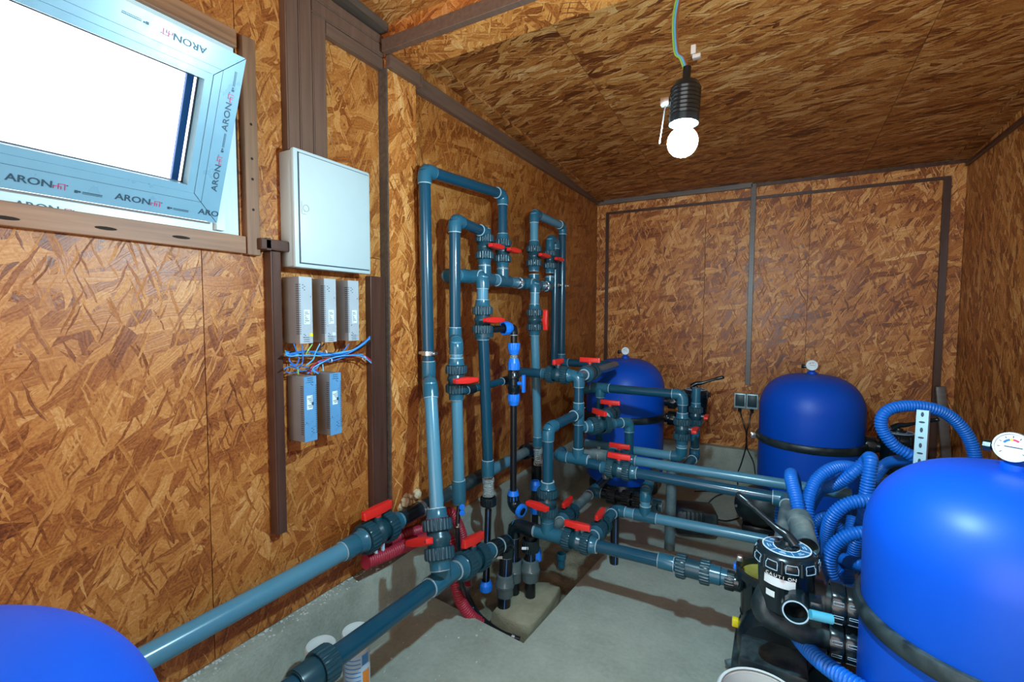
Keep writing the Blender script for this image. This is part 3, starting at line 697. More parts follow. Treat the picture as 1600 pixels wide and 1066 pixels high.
# second tall pipe
B0 = pv(711, 528, x=.15); B1 = V((.15, B0.y, pv(708, 343, x=.15).z)); B2 = V((.135, T1.y, B1.z-.012)); vt1 = V((.13, T1.y, pv(751, 385, x=.13).z))
run('second tall dark pipe with a short low arch to the header', [B0+V((0, 0, -.02)), B1, B2, vt1], R50, 'pvc', 'fit', coups=[(B0+V((0, 0, .0)), Z_, .09)])
valve('upper ball valve on the short low arch, leftmost of the four above the header', vt1, Z_, X_, False)
B3 = pv(713, 534, x=.215); B4 = pv(713, 592, x=.215); B5 = pv(717, 768, x=.215)
run('light grey pipe below the second tall pipe ending in an open socket', [B0+V((.01, -.012, -.01)), B3, B4, B5+V((0, 0, -.02))], R50, 'light', 'fit', mats={0: 'fit'}, skip=(2,), coups=[(B5, Z_, .10)])
valve('ball valve with red handle turned sideways, on the second tall pipe', B4, Z_, (1, -.35, 0), False)
# header feeders
def vert(px0, py, x): return pv(px0, py, x=x)
V5 = V((.13, T3.y, pv(832, 400, x=.13).z)); V6 = V((.13, a1.y, pv(854, 405, x=.13).z))
F1 = V((.13, T3.y, pv(833, 333, x=.13).z)); F2 = pv(881, 352, x=.13); F2.z = F1.z-.005; F3 = pv(877, 566, x=.13); F2.y = F3.y
F4 = V((.50, F3.y, F3.z))
run('light topped arch right of the header, its far leg dropping dark down the wall', [V5, F1, F2, F3, F4], R50, 'pvc', 'fit', mats={0: 'light', 1: 'light'}, clamps=[(pv(879, 447, x=.13), Z_)])
valve('upper ball valve third from the left above the header, on the light topped arch', V5, Z_, X_, False)
S1 = V((.13, a1.y, pv(858, 373, x=.13).z)); S2 = pv(868, 376, x=.13); S2.z = S1.z; S3 = pv(866, 580, x=.13); S2.y = S3.y
V7Y = 2.25
run('narrow short arch right of the header with a dark leg beside it', [V6, S1, S2, V((.13, S3.y, S3.z))], R50*.96, 'pvc', 'fit', mats={0: 'light', 1: 'fit'}, clamps=[(pv(868, 446, x=.13), Z_)])
valve('upper ball valve rightmost of the four above the header', V6, Z_, X_, False, .0235)
# third pipe with saddle and check valve
XF = .20
c1 = V((XF, pv(754, 446, x=XF).y, HZ.z)); c2 = pv(754, 500, x=XF); c3 = pv(763, 742, x=XF)
t3 = run('third dark pipe hanging from the header, ending in a clear check valve', [V((.14, c1.y, HZ.z)), c1, c2, c3], .0262, 'pvc', 'fit', mats={1: 'light', 0: 'fit'}, skip=(2,), coups=[(pv(762, 731, x=XF), Z_, .075)])
build('check_valve', MB().lathe([(.024, -.045), (.029, -.045), (.029, -.03), (.0265, -.028), (.0265, .022), (.029, .025), (.029, .04), (.024, .04)], pv(763, 760, x=XF), Z_, 20), M['clear'], t3, 'clear check valve body')
build('spring', MB().tube([pv(763, 760, x=XF)+V((.013*math.cos(q*.9), .013*math.sin(q*.9), (q-20)*.0017)) for q in range(42)], .002, 6), M['steel'], t3)
build('union_nut', MB().nut(pv(763, 783, x=XF), Z_, .040, .040), M['black'], t3)
valve('ball valve below the header, left one, red handle sideways', c2, Z_, (1, -.2, 0), False, .0262)
q0 = pv(763, 795, x=XF); q1 = pv(759, 922, x=XF+.03); q1.z = max(q1.z, -.08)
o = run('black water pipe going into the pit below the clear check valve', [q0, q1], .0165, 'pe', 'pe', group='black water pipes')
def pe_stripe(o, p0, p1, r, s=V((.55, -.83, 0))):
    d = (p1-p0).normalized(); s = (s-d*s.dot(d)).normalized(); build('stripe', MB().cyl(p0+s*(r-.0008), p1+s*(r-.0008), .0017, seg=6), M['stripe'], o, 'blue stripe')
pe_stripe(o, q0, q1, .0165)
def comp(p, d, r, h, mat='bluefit'): # ribbed compression nut with a tapered mouth
    p = V(p); d = V(d).normalized(); mb = MB().nut(p, d, r, h*.62, 12, depth=.07); mb.lathe([(r*.8, h*.30), (r*.97, h*.31), (r*.74, h*.72), (r*.6, h*.72)], p, d, 22); return mb
build('compression_nut', comp(q1+V((0, 0, .015)), Z_, .031, .045), M['bluefit'], o, 'blue compression nut')
# fourth pipe
d1 = V((XF, pv(836, 446, x=XF).y, HZ.z)); d2 = pv(835, 500, x=XF); d3 = pv(840, 690, x=XF)
t4 = run('light grey pipe hanging from the right end of the header', [V((.14, d1.y, HZ.z)), d1, d2, d3, d3+V((0, 0, -.02))], R50, 'light', 'fit', mats={0: 'fit'}, skip=(2, 3), coups=[(d3, Z_, .055)])
build('check_valve', MB().lathe([(.022, -.05), (.0285, -.05), (.0285, -.035), (.025, -.03), (.025, .03), (.0285, .035), (.0285, .05), (.022, .05)], pv(841, 713, x=XF), Z_, 20), M['clear'], t4, 'clear check valve body')
build('spring', MB().tube([pv(841, 712, x=XF)+V((.013*math.cos(q*.9), .013*math.sin(q*.9), (q-20)*.0017)) for q in range(42)], .002, 6), M['steel'], t4)
valve('ball valve below the header, right one, red handle upright', d2, Z_, X_, True)
# blue compression chain beside the third pipe
k0 = pv(757, 516, x=XF); k1 = pv(803, 512, x=.27); k2 = pv(805, 600, x=.27); k3 = pv(806, 782, x=.27)
ch = run('black branch pipe with blue compression nuts beside the third pipe', [k0, k1, V((.27, k1.y, k2.z)), V((.27, k1.y, k3.z))], .0165, 'pe', 'black', skip=(2,), group='black water pipes')
build('saddle', MB().lathe([(.0275, -.03), (.046, -.028), (.046, .028), (.0275, .03)], pv(756, 518, x=XF), Z_, 24), M['nut'], ch, 'dark saddle clamp')
hx = (k1-k0).normalized()
kk = lambda py: V((.27, k1.y, pv(805, py, x=.27).z))
build('compression_nut', comp(k0.lerp(k1, .70), hx, .034, .045), M['bluefit'], ch)
for py, s in ((541, -1), (572, 1), (620, -1), (776, 1)): build('compression_nut', comp(kk(py), Z_*s, .031, .055), M['bluefit'], ch)
build('clear_sleeve', MB().cyl(kk(548), kk(566), .019, seg=20), M['clear'], ch)
bvb = MB().lathe([(.018, -.055), (.028, -.055), (.028, -.04), (.031, -.036), (.031, -.02), (.026, -.016), (.026, .016), (.031, .02), (.031, .036), (.028, .04), (.028, .055), (.018, .055)], kk(596), Z_, 24)
build('valve_body', bvb, M['black'], ch, 'black valve body')
sb = kk(598); build('lever', MB().cyl(sb+X_*.025, sb+X_*.052, .009, seg=12).box(sb+X_*.056, (.014, .022, .088), None, .004), M['bluefit'], ch, 'blue lever')
bk = kk(788); mb = elbow_mb(bk, Z_, (.9, -.2, -.2), .026); build('elbow', mb, [M['black'], M['black']], ch, 'black elbow'); build('end_ring', MB().lathe([(.02, -.01), (.034, -.01), (.034, .01), (.02, .01)], bk+V((.9, -.2, -.2)).normalized()*.055, (.9, -.2, -.2), 22), M['bluefit'], ch, 'blue ring')
m0 = pv(722, 612, x=.16); m1 = pv(800, 592, x=.20)
run('thin black pipe running level behind the third pipe', [m0, m1], .018, 'pvc', 'black', coups=[(m0.lerp(m1, .15), m1-m0, .05), (m0.lerp(m1, .85), m1-m0, .06)], group='black water pipes')
# little tap and black hose below the second pipe
tp = thing('hose_tap', 'small blue winged tap with a black hose tail under the open socket', 'tap', pv(717, 790, x=.22))
pt_ = pv(717, 792, x=.22)
build('tail', MB().tube(crom([pt_+V((0, 0, .04)), pt_, pv(715, 820, x=.23), pv(716, 858, x=.24), pv(718, 905, x=.25)], 8), .010, 12), M['pe'], tp)
build('ferrule', MB().cyl(pv(716, 818, x=.23), pv(715, 824, x=.23), .0125, seg=16), M['steel'], tp)
bf = pv(722, 797, x=.25); wg = MB()
for s in (.013, -.013): wg.lathe([(0, -.004), (.012, -.004), (.013, 0), (.012, .004), (0, .004)], bf+V((0, 0, s)), (.5, -.85, 0), 16)
wg.cyl(bf, pt_, .006, seg=10); build('wing_handle', wg, M['bluefit'], tp)

# --- long pipe along the left wall
XL = .085
def hl(px, py=None, y=None):
    if y is None: y = pv(px, py, x=XL).y
    return V((XL, y, .478))
L0, LV, L1 = hl(205, 1033), hl(590, 834), hl(655, 795)
run('long light grey pipe rising along the left wall from the near blue tank', [V((XL, .22, .478)), LV], R63, 'light', 'fit', coups=[(hl(548, 855), Y_, .075)])
valve('big ball valve on the long pipe along the left wall, red handle lengthwise', LV, Y_, Z_, True, R63)
Ls = [LV, hl(628, 813), hl(662, 792), hl(697, 772), hl(722, 757), hl(752, 741), hl(792, 722)]
fr = run('far continuation of the wall pipe, patched in dark and light lengths with a zinc clamp', [Ls[0], Ls[-1], ], R63*.97, 'light', 'fit', clamps=[(hl(657, 795), Y_)])
for a, b, m in ((hl(626, 814), hl(673, 786), 'black'), (hl(706, 767), hl(757, 739), 'blackdusty')): build('sleeve', MB().cyl(a, b, R63*1.06, seg=24), M[m], fr, 'dark rubber sleeve')
e1 = hl(822, 704); e2 = hl(834, 700)
build('end_nut', MB().nut(e1, Y_, .046, .045), M['black'], fr, 'black end nut'); build('pipe', MB().cyl(Ls[-1], e2, .030, seg=20), M['pvc_dusty'], fr)
build('end_elbow', elbow_mb(e2+V((0, .04, 0)), -Y_, -Z_, .032), [M['black'], M['glue']], fr); build('drop_pipe', MB().cyl(e2+V((0, .04, 0)), e2+V((0, .04, -.42)), .032, seg=20), M['black'], fr)

# --- low front pipe
XH = .33
def h1(px, py): p = pv(px, py, x=XH); return p
TE = h1(690, 905); N0 = h1(497, 1047); NE = h1(792, 846); HVp = h1(737, 877)
dH = (TE-N0).normalized()
run('long low dark pipe leaving the frame bottom left, teed to the slanting light pipe', [N0-dH*.45, TE, HVp], R63, 'pvc', 'fit', tees=[(TE, dH, lowv1-TE)], skip=(1,))
o = bpy.data.objects[0]
un = thing('pipe_union', 'dark ribbed pipe union at the bottom edge of the frame before the white bottles', 'pipe union', N0)
build('union_nut', MB().nut(h1(505, 1041), dH, .052, .05), M['nut'], un); build('socket', coup_mb(h1(480, 1060), dH, .036, .07), [M['nut'], M['nut']], un)
run('light grey stub between the slanting pipe valve and the low pipe tee', [lowv1, TE], .0265, 'light', 'fit')
valve('big ball valve on the low front pipe, red handle lengthwise', HVp, NE-TE, Z_, True, R63)
h1e = run('low pipe end bending down black into the pit behind its valve', [HVp, NE, NE+V((-.01, -.01, -.32))], R63, 'fit', 'black', mats={1: 'pe'}, coups=[(HVp.lerp(NE, .62), NE-HVp, .06)], group='pit down pipes')
pe_stripe(h1e, NE+V((0, 0, -.03)), NE+V((-.01, -.01, -.32)), .0315)
def clearcup(p, o, r=.042):
    build('compression_cup', MB().lathe([(r*.75, .045), (r*.92, .04), (r, .0), (r*1.08, -.004), (r*1.08, -.014), (r*.98, -.018), (r*.9, -.06), (0, -.065)], p, Z_, 24), M['smoky'], o, 'smoky coupling cup')
def tagw(p, o): build('paper_tag', MB().box(p, (.034, .002, .013), Matrix.Rotation(.5, 3, 'Z'), .0005), M['paper'], o, 'white tag')
clearcup(NE+V((-.006, -.006, -.20)), h1e); tagw(NE+V((-.008, -.042, -.062)), h1e)

# --- second manifold: the standing cross pipe and the low header
Y2 = 1.95
def p2(px, py, y=Y2): return pv(px, py, y=y)
ZH2 = .292
def h2(px): p = pv(px, 835, y=Y2); return V((p.x, Y2, ZH2))
G0, GT, GV = h2(803), h2(855), h2(902)
run('low header pipe, its left end bending black down into the pit', [V((G0.x, Y2+.005, -.09)), V((G0.x, Y2, ZH2)), GT, GV], .0265, 'fit', 'black', tfit='fit', mats={0: 'pe', 1: 'fit', 2: 'fit'}, skip=(2,), tees=[(GT, X_, Z_)], coups=[(h2(826), X_, .06)], group='pit down pipes')
jo = thing('pit_riser', 'left hand black riser with smoky cup standing in the pit under the low header', 'riser pipe', V((G0.x, Y2, -.1)), 'pit down pipes')
clearcup(V((G0.x, Y2, .075)), jo, .044); tagw(V((G0.x-.005, Y2-.045, .19)), jo); pe_stripe(jo, V((G0.x, Y2, ZH2-.05)), V((G0.x, Y2, .1)), .0265)
r2 = V((h2(826).x, Y2+.02, 0)); jo2 = thing('pit_riser', 'right hand black riser with smoky cup under the low header, partly hidden', 'riser pipe', r2+V((0, 0, -.1)), 'pit down pipes')
build('pipe', MB().cyl(r2+V((0, 0, -.1)), r2+V((0, 0, .25)), .026, seg=20), M['pe'], jo2); clearcup(r2+V((0, 0, .09)), jo2, .044); build('union_nut', MB().nut(r2+V((0, 0, .205)), Z_, .043, .06), M['black'], jo2); tagw(r2+V((-.005, -.045, .205)), jo2); pe_stripe(jo2, r2+V((0, 0, .18)), r2+V((0, 0, .12)), .026)
valve('ball valve on the low header, red handle lengthwise above the pit edge', GV, X_, Z_, True, .0265)
U = p2(1083, 895); U = V((U.x, Y2, .30)); EN = p2(1140, 911); EN = V((EN.x, Y2, .292))
run('dark blue grey pipe from the low header across the floor to the front pump', [GV, U, EN+V((.03, 0, 0))], .0262, 'pvc', 'fit', skip=(1,), coups=[(U+V((-.105, 0, 0)), X_, .06)])
un = thing('pipe_union', 'two nut pipe union on the floor pipe just before the front pump', 'pipe union', U)
for s in (-1, 1): build('union_nut', MB().nut(U+V((s*.045, 0, 0)), X_, .048, .036), M['nut'], un)
build('barrel', MB().cyl(U-X_*.06, U+X_*.06, .037, seg=24), M['nut'], un)
build('reducer', MB().lathe([(.027, .06), (.038, .06), (.036, .082), (.036, .10), (.031, .104), (.031, .125), (.026, .125)], U, X_, 22), M['fit'], un)
build('inlet_nut', MB().nut(EN+V((.0, 0, 0)), X_, .037, .034), M['black'], un)
# standing pipe beside it (elbow, valve, tee below)
W1 = p2(856, 670); W1.y = Y2; WV = V((GT.x, Y2, p2(853, 783).z)); W1.x = GT.x
K1 = pv(904, 646, y=V7Y); K0 = V((K1.x, V7Y, pv(905, 588, y=V7Y).z)); K2 = V((K1.x, V7Y, pv(903, 717, y=V7Y).z))
run('shiny elbow pipe slanting from the cross pipe and dropping onto the low header', [K1, W1, WV, GT], R50, 'pvc', 'fit', mats={2: 'light'}, skip=(2,))
valve('ball valve with red handle facing left on the standing pipe above the low header', WV, Z_, (-.25, -1, 0), False, .0265)
KV1 = V((pv(872, 590, y=V7Y).x, V7Y, K0.z)); 
run('cross pipe standing between the manifolds with a double bend on top', [V((.16, V7Y+.0, K0.z)), KV1, K0, K2], R50, 'pvc', 'fit', skip=(1,), tees=[(K1, Z_, W1-K1), (K2, X_, Z_)])
valve('ball valve left of the double bend, red handle crosswise', KV1, X_, Z_, False)
KV2 = K0+V((.0, .16, 0)); 
run('short pipe running back from the double bend', [K0, KV2, V((K0.x-.02, F3.y, F3.z))], R50, 'fit', 'fit', skip=(1,))
valve('ball valve behind the double bend in front of the far left tank, red handle crosswise', KV2, Y_, Z_, False)
# upper long runs to the right
ZH3 = .555
J0 = V((pv(872, 712, y=V7Y).x, V7Y, K2.z)); JV = V((pv(967, 735, y=V7Y).x, V7Y, ZH3-.005)); J1 = V((pv(1232, 785, y=V7Y).x, V7Y, ZH3-.01)); 
run('dark glossy long pipe running right from the cross pipe to the dusty bend', [J0+V((-.02, .10, 0)), J0, JV, J1], R50, 'pvc', 'fit', skip=(2,))
J2 = V((1.425, 1.66, .50))
run('dusty grey pipe coming forward from the long dark pipe to the front control valve', [J1+V((-.06, 0, 0)), J1, J2], .0265, 'pvc_dusty', 'fit', mats={0: 'pvc'})
valve('ball valve on the dark glossy long pipe, front one of two, red handle lengthwise', JV, X_, Z_, True)
Y4 = 2.5; Q0 = pv(912, 705, y=Y4); QV = pv(968, 711, y=Y4); Q1 = pv(1330, 776, y=Y4); Q1.z = QV.z = Q0.z = .53
q4 = run('light grey long pipe running right behind the dark glossy one', [Q0, QV, Q1], R50, 'light', 'fit', skip=(1,), mats={0: 'pvc_dusty'}, clamps=[(Q0.lerp(QV, .45), X_)])
build('insulation', MB().lathe([(.025, -.07), (.034, -.07), (.034, .055), (.025, .055)], Q0.lerp(QV, .42), X_, 22), M['pvc_dusty'], q4)
valve('ball valve on the light grey long pipe, rear one of two, red handle lengthwise', QV, X_, Z_, True)
# H5: pipe loop in front of the far left tank
Y5 = 2.7
a = pv(938, 606, y=Y5); b = pv(1067, 612, y=Y5); b.z = a.z; vv = V((b.x, Y5, pv(1066, 670, y=Y5).z)); c = V((b.x, Y5, pv(1068, 715, y=Y5).z)); d = V((pv(915, 692, y=Y5).x, Y5, c.z))
run('pipe loop crossing in front of the far left tank and dropping to a valve', [V((a.x-.10, Y5, a.z-.02)), a, b, vv], R50, 'pvc', 'fit', skip=(1,), tees=[(a, X_, -Z_)], mats={0: 'fit'})
run('light pipe returning left below the loop, in front of the far left tank', [vv, c, d], R50, 'light', 'fit', clamps=[(pv(938, 700, y=Y5), X_)])
valve('ball valve on the loop, right of the far left tank, red handle seen end on', vv, Z_, X_, False)
dn = V((a.x+.0, Y5, 0)); run('dark drop pipe with square flange under the loop', [a, V((a.x, Y5, .56))], .022, 'pvc', 'fit', coups=[(V((a.x, Y5, a.z-.17)), Z_, .06)])
# short branch with two valves to the tank
s0 = pv(908, 668, y=V7Y+.02); s1 = pv(936, 667, y=2.36); s2 = pv(983, 655, y=2.52); s3 = V((s2.x+.005, s2.y, .50))
s1.z = s2.z = s0.z
run('short branch right of the cross pipe bending down behind the long pipes', [s0, s1, s2, s3], R50*.95, 'fit', 'fit', skip=(1,), mats={2: 'pvc'})
valve('ball valve on the short branch, red handle crosswise before the far left tank', s1, s2-s0, Z_, False)
valve('ball valve half hidden behind the short branch one, red handle crosswise', V((s1.x-.02, s1.y+.25, s1.z+.01)), Y_, Z_, False)
# small pipe behind the loop valve
g0 = pv(1088, 606, y=2.95); g1 = pv(1087, 650, y=2.95); g2 = pv(1083, 714, y=2.95); g1.x = g2.x = g0.x
run('rear grey pipe and valve beside the far left tank control valve', [g0, g1, g2, V((g0.x-.02, 2.75, g2.z-.01))], R50, 'fit', 'fit', skip=(1,))
valve('ball valve behind the loop valve, its red handle end sticking out right', g1, Z_, X_, False, .022)
# --- diagonal runs near the floor
ZD = .29
e0 = pv(858, 826, z=ZD); eV = pv(889, 806, z=ZD); e1 = pv(928, 769, z=ZD); e2 = pv(962, 745, z=ZD)
e0.x = eV.x = (e0.x+eV.x+e1.x)/3; e1.x = e2.x = e0.x
run('dusty pipe running back from the low header into the dark', [e0, eV, e1, V((e1.x, 2.95, ZD))], R50, 'pvc_dusty', 'fit', skip=(1, 2), tees=[(e1, Y_, X_)], mats={2: 'black'})
valve('ball valve on the dusty pipe running back, red handle lengthwise, left of two', eV, Y_, Z_, True)
k4 = V((pv(1018, 779, y=e1.y).x, e1.y, ZD))
o = run('black union pipe lying low in the dark under the long pipes', [e1, k4, k4+V((.05, -.02, 0))], .028, 'black', 'fit', skip=(1,), coups=[(k4+V((.035, -.01, 0)), X_, .05)])
for s in (.35, .6, .8): build('union_nut', MB().nut(e1.lerp(k4, s), X_, .046, .05), M['black'], o)
build('bib_tap', MB().lathe([(0, 0), (.02, 0), (.02, .02), (.011, .03), (.011, .05), (0, .05)], e1.lerp(k4, .12)+V((0, .12, .05)), Z_, 14).cyl(e1.lerp(k4, .12)+V((0, .12, .10)), e1.lerp(k4, .12)+V((.0, .12, .15)), .003, seg=8), M['steel'], o, 'metal drain tap')
f0 = pv(910, 847, z=ZD); fV = pv(931, 824, z=ZD); f1 = pv(961, 797, z=ZD); f0.x = fV.x = f1.x; 
fT = pv(1008, 809, y=f1.y); fT.z = ZD; f2 = pv(1200, 847, y=f1.y); f2.z = ZD+.008
run('light grey low pipe to the pump, teed once, bending forward at its left end', [f0, fV, f1, fT, f2], R50, 'light', 'fit', skip=(1, 3), mats={0: 'fit', 1: 'fit'}, tees=[(fT, X_, Z_)])
valve('ball valve on the forward bend of the low light pipe, red handle lengthwise', fV, Y_, Z_, True)
run('stub elbow standing on the low light pipe tee', [fT, fT+V((0, 0, .135)), fT+V((-.02, .30, .15))], R50, 'light', 'fit', mats={1: 'pvc_dusty'})
vb = V((f1.x+.0, f1.y+.0, 0)); o = run('black striped pipe entering the floor under the low light bend', [vb+V((0, 0, -.02)), vb+V((0, 0, ZD-.02))], .0225, 'pe', 'pe', group='black water pipes'); pe_stripe(o, vb, vb+V((0, 0, ZD-.04)), .0225)
vb = pv(1046, 858, z=0); run('grey upright pipe standing on the floor slab behind the low light pipe', [vb, vb+V((0, .02, .50))], .0285, 'light', 'fit', mats={0: 'pvc_dusty'})
st = pv(877, 880, z=-.06); o = build('pipe_stub', MB().lathe([(.021, 0), (.021, .04), (.026, .045), (.026, .075), (.0225, .075), (.0225, .045), (0, .04)], st+V((0, 0, -.02)), Z_, 22), M['fit'], loc=st); tag(o, 'short open grey pipe stub sticking out of the pit soil', 'pipe')
# blue fittings lower in the pit
for px, py, d, lab in ((838, 869, Z_, 'blue compression nut hanging in the pit right of the risers'), (806, 914, (.4, -.5, .5), 'blue fitting lying in the pit between the black risers')):
    p = pv(px, py, y=2.0); p.z = max(p.z, -.02); o = build('compression_fitting', comp(p, d, .026, .06), M['bluefit'], loc=p); tag(o, lab, 'pipe fitting')
o = thing('compression_tee', 'blue and black compression tee down behind the standing pipe', 'pipe fitting', pv(838, 795, x=.2))
p = pv(836, 792, x=.2)
build('body', MB().cyl(p+V((0, 0, -.25)), p+V((0, 0, .12)), .020, seg=18), M['pe'], o)
for dz in (-.02, .12, -.14): build('compression_nut', comp(p+V((0, 0, dz)), Z_, .032, .05), M['bluefit'], o)

# pipes are cut where a valve sits between their sockets
for o, a, b, r, m in SEGS:
    d = b-a; Ls_ = d.length; d = d/Ls_; iv = [(0.0, Ls_)]
    for p, ax, k in VALVES:
        t = (p-a).dot(d)
        if (p-a-d*t).length > .022 or abs(ax.dot(d)) < .9: continue
        g0_, g1_ = t-.082*k, t+.082*k; nv = []
        for u0, u1 in iv:
            if g1_ <= u0 or g0_ >= u1: nv.append((u0, u1)); continue
            if g0_ > u0+.012: nv.append((u0, g0_))
            if g1_ < u1-.012: nv.append((g1_, u1))
        iv = nv
    for u0, u1 in iv: build('pipe', MB().cyl(a+d*u0, a+d*u1, r, seg=22), m, o)

# ================================================================== FILTER TANKS
def tank_proto():
    t = thing('filter_tank', 'x', 'tank', (0, 0, 0), 'blue sand filter tanks')
    sh = []
    sh = [(.278, .575)] + [(.280*(math.cos(PI/2*k/22))**.68 if k < 22 else 0, .740+.220*math.sin(PI/2*k/22)) for k in range(23)]
    build('upper_shell', MB().lathe([(.275, .552)]+sh, seg=72), M['tank'], t, ang=60)
    build('lower_shell', MB().lathe([(.255, .085), (.272, .11), (.279, .15), (.279, .548), (.2, .55)], seg=72), M['tank'], t, ang=50)
    build('band', MB().lathe([(.279, .530), (.289, .532), (.294, .540), (.294, .566), (.289, .574), (.279, .576)], seg=72), M['blackdusty'], t, 'black clamp band')
    build('foot', MB().lathe([(0, 0), (.25, 0), (.25, .03), (.235, .088), (0, .088)], seg=48), M['black'], t, 'black foot ring')
    for k in range(2):
        a = k*PI+.4; c = V((.312*math.cos(a), .312*math.sin(a), .551)); tg = V((-math.sin(a), math.cos(a), 0))
        b = MB(); 
        for s in (1, -1): b.box(c+tg*s*.014, (.010, .026, .030), Matrix.Rotation(a+PI/2, 3, 'Z'), .002)
        build('clamp_lug', b.cyl(c-tg*.035, c+tg*.035, .005, seg=8).lathe([(0, -.005), (.010, -.005), (.010, .005), (0, .005)], c+tg*.03, tg, 6), M['steel'], t, 'bolted clamp lug', kind='stuff')
    return t
TP = tank_proto(); TN = [0]
def tank(label, loc, gdir, gr, gx=(0, 0), turn=0.0):
    o = TP if TN[0] == 0 else copy_tree(TP); TN[0] += 1
    o.location = loc; o['label'] = label; bpy.context.view_layer.update()
    for ch in o.children:
        if ch.name.startswith('clamp_lug'): ch.rotation_euler = (0, 0, turn)
    if gdir is None: return o
    g = thing('pressure_gauge', 'x', 'gauge', V(loc)+V((gx[0], gx[1], .955)), 'pressure gauges on the tank tops'); b = ORG[g]; gd = V(gdir).normalized()
    build('stem', MB().lathe([(.026, -.01), (.026, .018), (.020, .020), (.014, .026), (.014, .05), (0, .05)], b, Z_, 20), M['tank'], g, 'blue stem')
    bx = V((-gd.y, gd.x, 0))
    build('tee_body', MB().cyl(b+V((0, 0, .02)), b+V((0, 0, .062)), .011, seg=14).cyl(b+bx*.0+V((0, 0, .05)), b+bx*-.045+V((0, 0, .05)), .009, seg=12).cyl(b+bx*-.042+V((0, 0, .05)), b+bx*-.056+V((0, 0, .05)), .013, seg=8), M['black'], g, 'black bleed valve')
    c = b+V((0, 0, .058))+gd*.016
    build('case', MB().lathe([(0, -.016), (gr*.8, -.016), (gr*.95, -.010), (gr, 0), (gr, .012), (gr*.9, .012), (gr*.88, .008)], c, gd, 28).cyl(c-gd*.014, b+V((0, 0, .052)), .010, seg=12), M['upvc_edge'], g)
    f = build('dial', MB().lathe([(gr*.9, .0085), (0, .0085)], c, gd, 28), M['paper'], g, 'white dial', ang=60)
    xd = Z_.cross(gd).normalized(); yd_ = gd.cross(xd)
    def arc(a0, a1, r0, r1, mat, nm_):
        mb = MB(); n = 8
        P = [c+gd*.0088+xd*(r*math.cos(q))+yd_*(r*math.sin(q)) for r in (r0, r1) for q in [a0+(a1-a0)*i/n for i in range(n+1)]]
        mb.add(P, [(i, i+1, n+2+i, n+1+i) for i in range(n)]); build(nm_, mb, mat, f, smooth=False)
    arc(PI*.85, PI*.6, gr*.42, gr*.56, M['dialblue'], 'scale_arc'); arc(PI*.6, PI*.5, gr*.42, gr*.56, M['yellow'], 'scale_arc'); arc(PI*.5, PI*.3, gr*.42, gr*.56, M['redink'], 'scale_arc')
    nd = MB(); nd.box(c+gd*.0095+xd*gr*.05, (gr*.9, .002, .0015), Matrix((xd, yd_, gd)).transposed(), 0); build('needle', nd, M['ink'], f, smooth=False)
    for q in range(9):
        a = PI*1.2-q*PI*1.4/8; p = c+gd*.009+(xd*math.cos(a)+yd_*math.sin(a))*gr*.70
        build('tick', MB().box(p, (gr*.14, .0015, .001), Matrix((xd*math.cos(a)+yd_*math.sin(a), yd_*math.cos(a)-xd*math.sin(a), gd)).transposed()), M['ink'], f, smooth=False)
    return o, g
FT = V((1.90, 1.525, 0))
_, g = tank('big blue filter tank in front on the right edge, nearest on that side', FT, (-.55, -.83, .12), .034, (0, 0), -1.185); g['label'] = 'pressure gauge on the near right blue tank'
BR = V((1.60, 3.40, 0)); _, g = tank('blue filter tank against the back wall right of the double socket', BR, (-.1, -1, .1), .031, (0, 0), -.22); g['label'] = 'pressure gauge on the blue tank by the double socket'
BL = V((.44, 3.40, .04)); _, g = tank('far left blue filter tank in the corner behind the pipe loop', BL, (.25, -1, .1), .027, (0, 0), -.3); g['label'] = 'pressure gauge on the far left corner tank'
tank('blue dome of the nearest filter tank at the lower left corner of the frame', V((.60, .04, 0)), None, 0)

